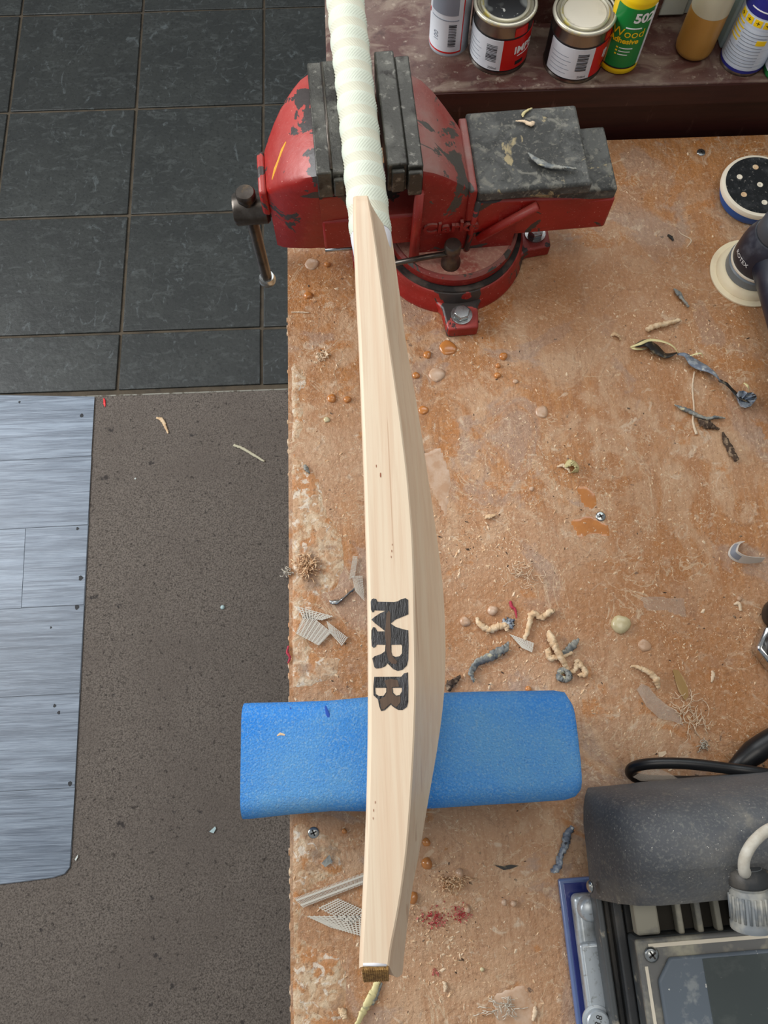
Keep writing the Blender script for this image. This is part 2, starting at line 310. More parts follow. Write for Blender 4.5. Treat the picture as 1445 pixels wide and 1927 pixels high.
M['smoke'] = material('dusty_smoke_plastic', K(112, 120, 126), 0.4, layers=[(24, 4, 0.5, 0.65, K(146, 150, 152))])
M['graphite'] = material('graphite_plastic', K(66, 71, 78), 0.45, layers=[(16, 5, 0.5, 0.7, K(96, 100, 102))])
M['hood'] = material('dusty_hood', K(78, 81, 86), 0.55, layers=[(7, 6, 0.42, 0.66, K(108, 111, 114), (1, 1, 1), 0.8), (420, 5, 0.52, 0.66, K(134, 134, 128), (1, 1, 1), 0.5), (9, 6, 0.54, 0.72, K(134, 128, 116), (1, 1, 1), 0.6), (60, 8, 0.62, 0.70, K(142, 138, 126), (1, 1, 1), 0.5), (520, 2, 0.71, 0.74, K(220, 216, 206))], bump=(300, 0.35))
M['machine'] = material('machine_grey', K(78, 82, 84), 0.45, layers=[(14, 5, 0.5, 0.7, K(116, 118, 114)), (60, 4, 0.62, 0.7, K(156, 150, 136))], bump=(60, 0.2))
M['rail'] = material('dark_rail', K(52, 54, 56), 0.5, layers=[(14, 6, 0.5, 0.68, K(92, 88, 82), (3, 1, 1)), (60, 4, 0.64, 0.7, K(150, 132, 104))], bump=(60, 0.3))
M['lid_panel'] = material('lid_panel', K(98, 108, 118), 0.4, layers=[(40, 5, 0.60, 0.68, K(136, 142, 144)), (160, 2, 0.70, 0.73, K(206, 206, 200))])
M['lid_dark_panel'] = material('lid_dark_panel', K(62, 70, 70), 0.5, layers=[(24, 6, 0.55, 0.7, K(86, 92, 90)), (120, 3, 0.68, 0.72, K(176, 176, 164))])
M['lid_rim'] = material('lid_rim', K(112, 112, 110), 0.4, layers=[(20, 5, 0.48, 0.6, K(168, 164, 146))])
M['alu'] = material('aluminium', K(186, 194, 200), 0.34, 0.45, layers=[(20, 7, 0.52, 0.66, K(140, 144, 144)), (200, 4, 0.6, 0.7, K(120, 120, 114), (1, 1, 1), 0.6)])
M['blue_board'] = material('blue_board', K(22, 38, 112), 0.3, coat=0.5)
M['blue_board_edge'] = material('blue_board_edge', K(92, 112, 158), 0.35, coat=0.5)
M['grille'] = material('grille_rib', K(166, 162, 146), 0.5, layers=[(24, 5, 0.5, 0.66, K(98, 102, 106))])
M['dark_void'] = material('dark_inside', K(44, 40, 32), 0.8)
M['gland'] = material('gland_grey', K(120, 126, 130), 0.45, layers=[(30, 4, 0.5, 0.65, K(176, 174, 164))])
M['white_cable'] = material('white_cable', K(206, 202, 190), 0.5, layers=[(60, 4, 0.5, 0.7, K(184, 176, 160))])
M['black_cable'] = material('black_cable', K(22, 23, 26), 0.35)
M['film'] = material('clear_film', K(206, 190, 172), 0.25, alpha=0.28)
M['leaf_film'] = material('glue_leaf', K(176, 140, 84), 0.3, alpha=0.75)
M['fibre'] = material('glass_fibre', K(214, 208, 194), 0.4)
M['strip_grey'] = material('strip_grey', K(150, 150, 142), 0.6, layers=[(120, 4, 0.45, 0.6, K(104, 110, 112)), (90, 3, 0.6, 0.66, K(200, 192, 160))])
M['strip_blue'] = material('strip_blue_grey', K(112, 122, 138), 0.5, layers=[(160, 6, 0.46, 0.60, K(168, 176, 182)), (120, 5, 0.6, 0.66, K(216, 218, 212), (1, 1, 1), 0.8), (90, 4, 0.62, 0.66, K(42, 42, 46))])
M['strip_black'] = material('strip_black', K(34, 31, 27), 0.5, layers=[(90, 4, 0.58, 0.64, K(110, 96, 70))])
M['strip_cream'] = material('strip_cream', K(226, 214, 158), 0.5, layers=[(80, 3, 0.6, 0.7, K(160, 160, 140))])
M['putty'] = material('dried_putty', K(214, 180, 140), 0.8, layers=[(110, 4, 0.45, 0.6, K(232, 206, 170))], bump=(300, 0.6))
M['thread'] = material('pale_thread', K(222, 200, 172), 0.7)
M['dark_fluff'] = material('dark_fluff', K(74, 58, 46), 0.9, layers=[(200, 3, 0.5, 0.6, K(150, 128, 104))])
M['shaving'] = material('green_shaving', K(202, 190, 138), 0.5)
M['red_thread'] = material('red_thread', K(176, 50, 70), 0.7)
M['stick'] = material('straw', K(196, 190, 164), 0.7)
M['white_tape_print'] = material('tape_paper', K(212, 206, 196), 0.5)
M['glass'] = material('window_glass', K(230, 240, 240), 0.05, trans=0.9)

# ------------------------------------------------------------------ floor: tiles, carpet
FX0, FX1, FY0, FY1 = -2.2, 2.2, -1.6, 3.0
carpet_y = P(400, 733, 0).y
fl = mesh('floor', *box(FX0, FX1, FY0, FY1, -0.05, -0.004), M['grout']); fl['kind'] = 'structure'
o3 = P(494, 396, 0); T = 0.331
bm_w = T / 2 - 0.0035
tile_me = None
yrow = o3.y
nt_ = 0
for iy in range(-2, 6):
    for ix in range(-8, 6):
        x0, x1 = o3.x + ix * T, o3.x + (ix + 1) * T; y0, y1 = yrow + iy * T, yrow + (iy + 1) * T
        if y1 < carpet_y + 0.03: continue
        y0c = max(y0, carpet_y + 0.006)
        if x0 > 0.62 or y0 > 2.35 or x1 < -2.1: continue
        g = 0.0035 + random.uniform(-.0008, .0008)
        V, Fc = box(x0 + g, x1 - g, y0c + g, y1 - g, -0.008, random.uniform(-0.0004, 0.0006))
        cx, cyy = (x0 + x1) / 2, (y0c + y1) / 2; a = random.uniform(-.004, .004)
        V = [((v[0] - cx) * math.cos(a) - (v[1] - cyy) * math.sin(a), (v[0] - cx) * math.sin(a) + (v[1] - cyy) * math.cos(a), v[2]) for v in V]
        t = mesh('floor_tile', V, Fc, M['tile'], fl, local=True); t.location = (cx, cyy, 0); bevel(t, 0.0018, 2); nt_ += 1
tr = mesh('trim_1', *box(-2.1, 0.6, carpet_y - 0.0098, carpet_y - 0.006, -0.004, 0.0045), M['threshold']); tr['kind'] = 'structure'; bevel(tr, 0.001)
cpt = mesh('carpet', *box(-2.1, 1.5, -1.4, carpet_y - 0.010, -0.004, 0.004), M['carpet'])
finish(cpt, 'dark brown-grey speckled carpet in front of the black tiles', 'carpet')

# vinyl offcut with plank print
vz = 0.0065
def edge_x(y): return float(np.interp(y, [745, 1000, 1300, 1500, 1640, 1660], [179, 166, 151, 141, 133, 131]))
def FP(x, y, z=vz): return P(x, y, z)
outl = [(-130, 741), (60, 744), (176, 746), (edge_x(1000), 1000), (edge_x(1300), 1300), (134, 1610), (132, 1632), (122, 1645), (100, 1652), (40, 1660), (-20, 1667), (-130, 1680)]
vin = thing('vinyl_offcut', FP(20, 1200, 0.004), 'pale blue-grey plank-patterned vinyl offcut lying on the carpet', 'vinyl sheet')
mesh('backing', *prism([FP(*p).xy for p in outl], 0.0042, 0.0060), M['vinyl_base'], vin)
rows = [741, 858, 987, 1137, 1303, 1480, 1662]
def plank(x0, x1, i):
    def yl(yr, x): return yr + (178 - x) * 0.055
    a, b = rows[i], rows[i + 1]; q = []
    g = 0.7
    xr0 = x1 if x1 is not None else edge_x(a) - 1; xr1 = (x1 - 8) if x1 is not None else edge_x(b) - 1.5
    ya0 = yl(a, x0) + g if i else 742 + g; ya1 = yl(a, xr0) + g if i else 747
    if i < len(rows) - 2: q = [(x0, ya0), (xr0, ya1), (xr1, yl(b, xr1) - g), (x0 - (8 if x0 > 0 else 0), yl(b, x0) - g)]
    else: q = [(x0, ya0), (xr0, ya1), (132.5, 1612), (131, 1632), (121, 1644), (99, 1650.5), (40, 1658.5), (-20, 1665), (x0, 1677)]
    pts = [FP(*p) for p in q]; c = sum(pts, Vector()) / len(pts)
    o = mesh('plank', *prism([(p - c).xy for p in pts], 0, 0.0012), M['vinyl'], vin, local=True)
    o.location = wmat(vin).inverted() @ Vector((c.x, c.y, 0.0060)); return o
for i in range(6):
    if i == 2: plank(-125, 48, i); plank(49, None, i)
    elif i == 4: plank(-125, None, i)
    else: plank(-125, None, i)
for (x, y, r) in [(146, 1000 - 5, 3), (152, 1088, 4.5), (145, 1143, 4.5), (154, 782, 4), (37, 757, 2.5), (103, 1328, 3), (111, 1341, 3), (132, 1475, 4), (96, 1181, 2)]:
    c = FP(x, y); rr = r / 950.0
    mesh('scuff', *prism([(c.x + rr * math.cos(k) * (1 + .3 * math.sin(3 * k + x)), c.y + rr * 1.2 * math.sin(k)) for k in np.linspace(0, 2 * math.pi, 9)[:-1]], 0.0071, 0.0074), M['black_spot'], vin)

# ------------------------------------------------------------------ workbench
bx0 = (B(545, 1442).x + B(541, 480).x) / 2; by1 = (B(1200, 261).y + B(1440, 255).y) / 2; bx1 = 1.15; by0 = -0.62
wb = thing('workbench', (bx0 + 0.6, 0.08, 0), 'worn orange plywood workbench covered in dust and dried glue', 'workbench')
n = 60
top = mesh('bench_top', *box(bx0, bx1, by0, by1, BZ - 0.03, BZ), M['bench'], wb)
V, Fc = box(bx0 + .004, bx1, by0, by1, BZ - 0.10, BZ - 0.0302); mesh('apron', V, Fc, M['bench_edge'], wb)
for (x, y) in ((bx0 + .05, by0 + .05), (bx0 + .05, by1 - .12), (bx1 - .12, by0 + .05), (bx1 - .12, by1 - .12)):
    mesh('leg', *box(x, x + .07, y, y + .07, 0.0045, BZ - 0.10), M['bench_edge'], wb)
# dried glue crust along the left edge (lumpy skin)
def blob_skin(outline, hgt, seed, res=0.004):
    """low lumpy skin over an outline in bench coordinates"""
    xs = [p[0] for p in outline]; ys = [p[1] for p in outline]
    nx = max(3, int((max(xs) - min(xs)) / res)); ny = max(3, int((max(ys) - min(ys)) / res))
    def inside(x, y):
        c = False; j = len(outline) - 1
        for i in range(len(outline)):
            if (outline[i][1] > y) != (outline[j][1] > y) and x < (outline[j][0] - outline[i][0]) * (y - outline[i][1]) / (outline[j][1] - outline[i][1]) + outline[i][0]: c = not c
            j = i
        return c
    def dist(x, y):
        d = 9
        for i in range(len(outline)):
            a = Vector(outline[i]); b = Vector(outline[(i + 1) % len(outline)]); ab = b - a; t = max(0, min(1, (Vector((x, y)) - a).dot(ab) / max(1e-9, ab.dot(ab)))); d = min(d, (Vector((x, y)) - a - ab * t).length)
        return d
    idx = {}; V = []; Fc = []
    for i in range(nx + 1):
        for j in range(ny + 1):
            x = min(xs) + (max(xs) - min(xs)) * i / nx; y = min(ys) + (max(ys) - min(ys)) * j / ny
            if inside(x, y):
                d = dist(x, y); e = min(1, d / 0.006); e = e * (2 - e)
                h = hgt * e * (0.55 + 0.6 * mnoise.noise(Vector((x * 70 + seed, y * 70, seed))) + 0.35 * mnoise.noise(Vector((x * 190, y * 190 + seed, 0))))
            else: h = -0.0006
            idx[i, j] = len(V); V.append((x, y, BZ + max(h, -0.0006)))
    for i in range(nx):
        for j in range(ny):
            q = [idx[i, j], idx[i + 1, j], idx[i + 1, j + 1], idx[i, j + 1]]
            if any(V[k][2] > BZ - 0.0005 for k in q): Fc.append(q)
    return V, Fc
def px_outline(pts): return [B(*p).xy for p in pts]
crusts = [
    [(548, 850), (575, 870), (600, 905), (612, 960), (640, 1000), (650, 1060), (632, 1110), (600, 1120), (590, 1150), (575, 1200), (600, 1235), (640, 1240), (632, 1275), (585, 1290), (548, 1297)],
    [(549, 1545), (600, 1560), (640, 1590), (650, 1640), (600, 1660), (570, 1690), (560, 1760), (600, 1790), (640, 1800), (655, 1850), (640, 1927), (600, 1950), (549, 1950)],
    [(547, 680), (565, 690), (580, 720), (560, 745), (575, 790), (560, 830), (547, 835)],
]
for i, c in enumerate(crusts):
    mesh('glue_crust', *blob_skin(px_outline(c), 0.0016, 3.3 + i * 5.1), M['glue_crust'], wb, smooth=True)
# drips hanging on the left edge
for i in range(34):
    y = random.uniform(-0.22, 0.52); r = random.uniform(0.0014, 0.0030)
    V, Fc = lathe([(0.0005, -r * 1.5), (r * .7, -r * .9), (r, 0), (r * .8, r * .5), (0.0004, r * .72)], (bx0 + random.uniform(-.0012, .001), y, BZ - random.uniform(0.0015, .008)), 9)
    V = [Vector((v[0] if v[0] > bx0 - .0016 else bx0 - .0016, (v[1] - y) * random.choice((1.6, 1.6)) + y, v[2])) for v in V]
    mesh('glue_drip', V, Fc, M['glue_crust'], wb, smooth=True)
# round glue drops
def dome(name, px, py, rx, h, mat, parent, z=BZ, sq=1.0, n=14):
    c = P(px, py, z); s = F / ((CAMZ - z) / (sp_ - ((H / 2 - py) / F) * cp)); r = rx / s
    V, Fc = lathe([(r, -0.0006), (r * .97, h * .35), (r * .8, h * .75), (r * .5, h * .95), (0.0003, h)], c, n)
    a0 = random.uniform(0, 6)
    V = [Vector((c.x + (v.x - c.x) * (1 + .1 * math.sin(a0 + 2 * math.atan2(v.y - c.y, v.x - c.x))), c.y + (v.y - c.y) * sq * (1 + .1 * math.sin(a0 + 3 * math.atan2(v.y - c.y, v.x - c.x))), v.z)) for v in V]
    return mesh(name, V, Fc, mat, parent, smooth=True)
for (x, y, r, mt, h) in [(587, 497, 13, 'glue_dusty', .002), (616, 498, 6, 'glue_amber', .003), (580, 556, 8, 'glue_amber', .003), (624, 750, 9, 'glue_amber', .003), (654, 752, 7, 'glue_amber', .003), (615, 790, 6, 'glue_cream', .002),
    (804, 668, 8, 'glue_amber', .003), (843, 655, 16, 'glue_amber', .002), (822, 705, 15, 'glue_dusty', .0025), (783, 707, 7, 'glue_amber', .003), (797, 772, 9, 'glue_amber', .002), (947, 671, 8, 'glue_amber', .004), (937, 689, 5, 'glue_amber', .003), (936, 707, 6, 'glue_amber', .003), (1019, 775, 13, 'glue_dusty', .002), (970, 718, 5, 'glue_dusty', .002),
    (927, 1149, 10, 'glue_dusty', .004), (875, 1170, 10, 'glue_dusty', .003), (994, 1297, 6, 'glue_amber', .003), (1168, 1175, 18, 'glue_cream', .006), (802, 1585, 8, 'glue_amber', .004), (803, 1625, 11, 'glue_amber', .005), (864, 1643, 9, 'glue_dusty', .006), (776, 1689, 11, 'glue_amber', .004), (648, 1564, 5, 'glue_amber', .003), (948, 1698, 6, 'glue_dusty', .003), (966, 1700, 6, 'glue_dusty', .005), (879, 1711, 7, 'glue_dusty', .003), (1000, 900 + 20, 5, 'glue_dusty', .002), (1213, 1215, 12, 'glue_dusty', .0015), (907, 1824, 4, 'glue_cream', .002), (1391, 1127, 5, 'glue_dusty', .002)]:
    dome('glue_drop', x, y, r, h, M[mt], wb)
# flat glue patches
for i, c in enumerate([[(1200, 1120), (1290, 1125), (1292, 1165), (1250, 1150), (1215, 1150)], [(930, 1870), (985, 1850), (1010, 1900), (1000, 1945), (930, 1945)], [(780, 860), (830, 840), (850, 900), (840, 980), (800, 900)], [(1082, 918), (1100, 912), (1118, 925), (1126, 948), (1112, 962), (1096, 952)], [(1070, 980), (1110, 968), (1148, 990), (1150, 1012), (1120, 1006), (1088, 1012)]]):
    mesh('glue_patch', *blob_skin(px_outline(c), 0.0006, 20 + i * 3.0, .0025), (M['film'], M['glue_dusty'], M['glue_dusty'], M['glue_amber'], M['glue_amber'])[i], wb, smooth=True)
def screw_head(px, py, r=0.0055, parent=wb, z=BZ, mat='steel_bright'):
    c = P(px, py, z)
    s = mesh('screw', *lathe([(r, -0.001), (r, 0.0006), (r * .8, 0.0012), (0.0003, 0.0014)], c, 18), M[mat], parent, smooth=True)
    for a in (0.4, 0.4 + math.pi / 2):
        d = Vector((math.cos(a), math.sin(a), 0)) * r * .55; e = Vector((-math.sin(a), math.cos(a), 0)) * r * .13
        mesh('slot', *prism([(c + d + e).xy, (c - d + e).xy, (c - d - e).xy, (c + d - e).xy], z + 0.0012, z + 0.0016), M['black_gap'], s)
for p in ((1319, 287), (590, 1567), (1130, 972)): screw_head(*p)
# split in the bench top with a dark splinter
mesh('split', *prism([B(*p).xy for p in [(928, 1627), (945, 1630), (962, 1627), (975, 1629), (960, 1635), (947, 1637)]], BZ + .0002, BZ + .0012), M['strip_black'], wb)

# ------------------------------------------------------------------ window sill shelf and wall
ZS = 0.913
sx0 = P(612, 50, ZS).x; sy0 = by1 + 0.004; syb = P(1100, 45, ZS).y
sh = thing('window_sill_shelf', (0.5, sy0 + 0.1, BZ), 'dusty dark mahogany window sill shelf behind the workbench', 'shelf')
bevel(mesh('shelf_board', *box(sx0, 1.3, sy0, syb + 0.16, ZS - 0.031, ZS), M['sill'], sh), 0.002)
mesh('front_board', *box(sx0 + .02, 1.3, sy0 + 0.010, sy0 + 0.03, BZ - 0.12, ZS - 0.033), M['mahogany'], sh)
mesh('lipping', *box(sx0 + .0, 1.3, sy0 - 0.002, sy0 + 0.0, ZS - 0.030, ZS - 0.003), M['mahogany'], sh)
wx = P(885, 40, ZS).x; wx2 = P(1236, 40, ZS).x
mesh('back_board', *box(wx, wx2, syb + 0.003, syb + 0.02, ZS, ZS + 0.14), M['sill'], sh)
wl = mesh('wall_back', *box(sx0 + .02, 1.3, sy0 + 0.031, sy0 + 0.14, 0.0, ZS - 0.032), M['wall']); wl['kind'] = 'structure'
win = thing('window_1', (wx2 + .3, syb + .05, ZS), None, None); win['kind'] = 'structure'
bevel(mesh('window_frame', *box(wx2 + .002, 1.25, syb + 0.010, syb + 0.06, ZS + .0005, ZS + 0.055), M['white_frame'], win), 0.002)
bevel(mesh('window_post', *box(wx2, wx2 + 0.032, syb + 0.004, syb + 0.07, ZS + .004, ZS + 0.9), M['white_frame'], win), 0.002)
mesh('pane', *box(wx2 + .03, 1.25, syb + 0.03, syb + 0.034, ZS + .055, ZS + 0.9), M['glass'], win)

# ------------------------------------------------------------------ cans and bottles on the sill
def base_at(px, py, r, z=ZS): p = P(px, py, z); return Vector((p.x, p.y + r, z))
def toward_cam(c): return math.atan2(-c.y, -c.x)
def wrap_label(name, c, r, z0, z1, a0, a1, mat, parent, e=0.0004, n=24):
    V = []; Fc = []
    for i in range(n + 1):
        a = a0 + (a1 - a0) * i / n
        for z in (z0, z1):
            for rr in (r + e, r - 0.0002): V.append((c.x + rr * math.cos(a), c.y + rr * math.sin(a), c.z + z))
    for i in range(n):
        k = i * 4; Fc += [(k, k + 4, k + 6, k + 2), (k + 2, k + 6, k + 7, k + 3), (k, k + 1, k + 5, k + 4)]
    Fc += [(0, 2, 3, 1), (n * 4, n * 4 + 1, n * 4 + 3, n * 4 + 2)]
    return mesh(name, V, Fc, mat, parent, smooth=True, sharp=40)
def wrap_text(txt, c, r, zc, ac, size, mat, parent, name='lettering', bold=0.0, vertical=False, e=0.0008, slant=0.0):
    V, Fc = text_mesh(txt, size, bold); out = []
    for x, y in V:
        if vertical: x, y = -y, x
        x += slant * y
        a = ac + x / r; out.append((c.x + (r + e) * math.cos(a), c.y + (r + e) * math.sin(a), c.z + zc + y))
    return mesh(name, out, Fc, mat, parent)
def bars(c, r, zs, a0, a1, mat, parent, name='barcode'):
    parts = []
    for (z0, z1) in zs:
        V = []; Fc = []
        for i in range(7):
            a = a0 + (a1 - a0) * i / 6
            for z in (z0, z1): V.append((c.x + (r + .0007) * math.cos(a), c.y + (r + .0007) * math.sin(a), c.z + z))
        for i in range(6): Fc.append((2 * i, 2 * i + 2, 2 * i + 3, 2 * i + 1))
        parts.append((V, Fc))
    return mesh(name, *join(*parts), mat, parent)

def tin(c, lidmat, label, ang, word):
    r, h = 0.034, 0.067
    t = thing('paint_tin', c, label, 'tin', group='tins on the sill')
    mesh('can_body', *lathe([(0.0005, 0.001), (r - .002, 0.001), (r + .001, 0.0), (r + .0012, 0.002), (r, 0.0035), (r, h - .004), (r + .001, h - .002), (r + .0015, h), (r + .0005, h + .0012), (r - .002, h + .001), (r - .003, h - .005), (.0005, h - .005)], c, 48), M['tin'], t, smooth=True, sharp=50)
    rim = mesh('rim', *lathe([(r + .0016, h - .003), (r + .0024, h - .001), (r + .0016, h + .0014), (r - .001, h + .0016), (r - .003, h - .002), (r - .006, h - .0022), (r - .006, h - .0045), (.0005, h - .0045)], c, 48), M['tin_rim'], t, smooth=True)
    lid = mesh('lid', *lathe([(r - .0062, h - .004), (r - .0062, h + .0004), (r - .0075, h + .0012), (r - .009, h + .0004), (r - .0095, h - .0016), (.0005, h - .0014)], c, 48), M['tin_rim'], t, smooth=True, sharp=40)
    mesh('lid_panel', *lathe([(r - .0098, h - .0022), (r - .0098, h - .0008), (.0005, h - .0006)], c, 40), lidmat, lid, smooth=True, sharp=40)
    a = toward_cam(c) + ang
    wrap_label('black_band', c, r, 0.004, 0.0485, a - 2.9, a + 2.9, M['black_label'], t, 0.0003, 40)
    wrap_label('label', c, r, 0.0062, 0.0465, a - 1.55, a + 0.10, M['white_label'], t, 0.0007)
    rl = wrap_label('label', c, r, 0.0062, 0.0465, a + 0.10, a + 1.6, M['red_label'], t, 0.0007)
    rl['label'] = 'red label panel'
    bars(c, r + .0004, [(0.018 + k * .0019, 0.018 + k * .0019 + random.choice((.0007, .0012, .0009))) for k in range(12)], a - 0.45, a - 0.08, M['black_label'], t)
    for k in range(5): wrap_label('small_print', c, r, 0.012 + k * .0055, 0.0126 + k * .0055, a - 1.4, a - 0.75 + .1 * (k % 2), M['grey_print'], t, 0.0009, 8)
    wrap_text('250ml', c, r, 0.0095, a - 0.18, 0.0042, M['black_label'], t, e=0.001)
    wrap_text(word, c, r, 0.031, a + 1.18, 0.0135, M['white_print'], t, bold=0.0004, e=0.001)
    wrap_label('white_line', c, r, 0.0225, 0.0236, a + .66, a + 1.4, M['white_print'], t, 0.0009, 8)
    wrap_label('emblem', c, r, 0.011, 0.016, a + .62, a + .95, M['black_label'], t, 0.0009, 8)
    wrap_label('upper_mark', c, r, 0.0495, 0.060, a + .45, a + .95, M['red_label'], t, 0.0006, 10)
    return t
c1 = base_at(941, 141, .034); tin(c1, M['lid_dark'], 'small tin with a dark glossy lid, next to the spray can', 0.05, 'IMPREG')
c2 = base_at(1082, 157, .034); tin(c2, M['lid_pale'], 'small tin with a pale cream lid, next to the green glue bottle', 0.62, 'IMPREG')

def spray_can():
    r = .0232; c = base_at(846, 106, r); t = thing('spray_can', c, 'white spray can with barcode, leftmost container on the sill', 'spray can')
    mesh('can_body', *lathe([(.0005, .002), (r - .002, .001), (r + .0004, 0), (r + .0006, .002), (r, .003), (r, .13), (r - .004, .138), (.012, .142), (.012, .146), (.0005, .146)], c, 40), M['silver_can'], t, smooth=True, sharp=50)
    mesh('cap', *lathe([(.0175, .143), (.0175, .172), (.015, .176), (.0005, .1765)], c, 32), M['white_label'], t, smooth=True, sharp=50)
    a = toward_cam(c) - .15
    wrap_label('red_line', c, r, .004, .0056, a - 1.9, a + .85, M['red_label'], t, .0005)
    wrap_label('red_line', c, r, .006, .128, a + .80, a + .86, M['red_label'], t, .0006, 4)
    wrap_label('label', c, r, .006, .128, a - 1.9, a + .8, M['white_label'], t, .0004)
    wrap_label('small_print', c, r, .054, .125, a - .95, a + .55, M['grey_print'], t, .0007)
    wrap_label('small_print', c, r, .047, .048, a - .9, a + .6, M['grey_print'], t, .0007)
    bars(c, r + .0004, [(.014 + k * .0021, .014 + k * .0021 + random.choice((.0008, .0013))) for k in range(14)], a + .12, a + .5, M['black_label'], t)
    wrap_text('100', c, r, .024, a - .55, .0085, M['grey_print'], t, vertical=True)
    wrap_label('red_mark', c, r, .07, .075, a - 1.2, a - 1.1, M['red_label'], t, .0008, 4)
    wrap_label('red_mark', c, r, .045, .05, a - 1.25, a - 1.15, M['red_label'], t, .0008, 4)
spray_can()
def glue_bottle():
    r = .0235; c = base_at(1166, 142, r); t = thing('wood_glue_bottle', c, 'green wood adhesive bottle with yellow cap numbered 502', 'glue bottle')
    mesh('bottle_body', *lathe([(.0005, 0), (r - .002, 0), (r, .002), (r, .0085), (r - .0004, .0095), (r - .0004, .088), (r, .0905), (r, .094), (r - .006, .104), (.0005, .106)], c, 40), M['yellow'], t, smooth=True, sharp=50)
    a = toward_cam(c) + .12
    wrap_label('label', c, r - .0003, .0108, .086, a - .95, a + 1.0, M['green_label'], t, .0006)
    l2 = wrap_label('label', c, r - .0003, .0108, .052, a - 2.2, a - .75, M['tan_label'], t, .0008); l2['label'] = 'tan wood-print panel'
    wrap_label('black_band', c, r - .0003, .0095, .0112, a - 2.2, a + 1.0, M['black_label'], t, .0008)
    wrap_label('white_band', c, r - .0003, .0108, .086, a + 1.0, a + 1.25, M['white_label'], t, .0006, 6)
    wrap_text('502', c, r, .0755, a + .55, .0155, M['white_print'], t, bold=.0006, e=.0008)
    wrap_text('Wood', c, r, .056, a - .02, .0145, M['yellow'], t, e=.0008)
    wrap_text('Adhesive', c, r, .0465, a - .12, .0092, M['yellow'], t, bold=.0003, e=.0008)
    for k in range(3):
        wrap_label('bullet', c, r, .0365 - k * .0042, .0382 - k * .0042, a - .38, a - .28, M['yellow'], t, .0006, 3)
        wrap_label('white_line', c, r, .0367 - k * .0042, .0376 - k * .0042, a - .22, a + .42 - k * .08, M['white_print'], t, .0006, 6)
    wrap_label('white_line', c, r, .0625, .0636, a - .2, a + .55, M['white_print'], t, .0008, 6)
    mesh('cap', *lathe([(.018, .1055), (.018, .118), (.010, .122), (.005, .148), (.004, .150), (.0005, .1505)], c, 32), M['yellow'], t, smooth=True, sharp=50)
glue_bottle()
def amber_bottle():
    r = .0222; c = base_at(1308, 121, r); t = thing('amber_bottle', c, 'plain translucent bottle half full of amber liquid, no label', 'bottle')
    mesh('liquid', *lathe([(.0005, 0), (r - .005, 0), (r - .001, .004), (r, .009), (r, .058), (.0005, .0582)], c, 40), M['amber'], t, smooth=True, sharp=60)
    mesh('bottle_body', *lathe([(r, .0582), (r, .105), (r - .005, .122), (.011, .132), (.010, .136), (.0005, .136)], c, 40), M['frosted'], t, smooth=True, sharp=60)
    mesh('cap', *lathe([(.0125, .1362), (.0125, .154), (.0005, .155)], c, 28), M['white_label'], t, smooth=True, sharp=50)
amber_bottle()
def oil_can():
    r = .0262; c = base_at(1402, 145, r); t = thing('lubricant_can', c, 'blue, white and yellow lubricant can with red top', 'spray can')
    mesh('can_body', *lathe([(.0005, .002), (r - .002, .001), (r, 0), (r + .0005, .002), (r, .003), (r, .094), (r - .003, .1), (.018, .105), (.016, .108), (.0005, .108)], c, 40), M['tin'], t, smooth=True, sharp=50)
    a = toward_cam(c) - .1
    wrap_label('blue_band', c, r, .0045, .0085, a - 2.8, a + 2.8, M['blue_label'], t, .0004, 40)
    wrap_label('label', c, r, .0085, .075, a - 2.8, a + 2.8, M['can_white'], t, .0004, 40)
    wrap_label('blue_band', c, r, .075, .0955, a - 2.8, a + 2.8, M['blue_label'], t, .0004, 40)
    for k in range(4): wrap_label('yellow_square', c, r, .0645, .0725, a - .95 + k * .42, a - .62 + k * .42, M['yellow'], t, .0008, 5)
    for k in range(4): wrap_text('+', c, r, .0682, a - .785 + k * .42, .009, M['black_label'], t, e=.001)
    for k in range(5): wrap_label('yellow_line', c, r, .0595 - k * .0052, .061 - k * .0052, a - 1.05, a - .5 + .08 * (k % 2), M['yellow'], t, .0008, 6)
    for k in range(11): wrap_label('small_print', c, r, .0135 + k * .0042, .0142 + k * .0042, a - .4 - .5 * (k < 5), a + .7, M['grey_print'], t, .0007, 8)
    wrap_label('yellow_square', c, r, .043, .049, a + .35, a + .75, M['yellow'], t, .0009, 5)
    wrap_label('white_line', c, r, .082, .0832, a - .5, a + .6, M['white_print'], t, .0008, 8)
    mesh('cap', *lathe([(.0165, .1085), (.0165, .132), (.013, .137), (.0005, .138)], c, 32), M['red_cap'], t, smooth=True, sharp=50)
oil_can()
def green_bottle(px, py, r, h, label, nm):
    c = base_at(px, py, r); t = thing(nm, c, label, 'bottle')
    mesh('bottle_body', *lathe([(.0005, 0), (r - .002, 0), (r, .003), (r, h * .7), (r * .5, h * .85), (r * .4, h), (.0005, h)], c, 32), M['green_dark'] if h > .1 else M['green_label'], t, smooth=True, sharp=60)
    a = toward_cam(c); wrap_label('label', c, r, h * .1, h * .6, a - 1.3, a + 1.3, M['white_label'] if h < .1 else M['green_label'], t)
    mesh('cap', *lathe([(r * .45, h), (r * .45, h + .02), (.0005, h + .021)], c, 24), M['white_label'], t, smooth=True, sharp=50)
green_bottle(1472, 160, .02, .09, 'green bottle cut off by the right edge, beside the blue can', 'green_bottle')
green_bottle(1168, 62, .014, .13, 'dark green bottle hidden behind the wood adhesive bottle', 'green_bottle')
pb0, pb1 = P(1354, 100, ZS), P(1470, 92, ZS)
pbx = thing('storage_box', Vector(((pb0.x + pb1.x) / 2, pb0.y + .012, ZS)), 'pale blue-grey plastic box behind the lubricant can', 'box')
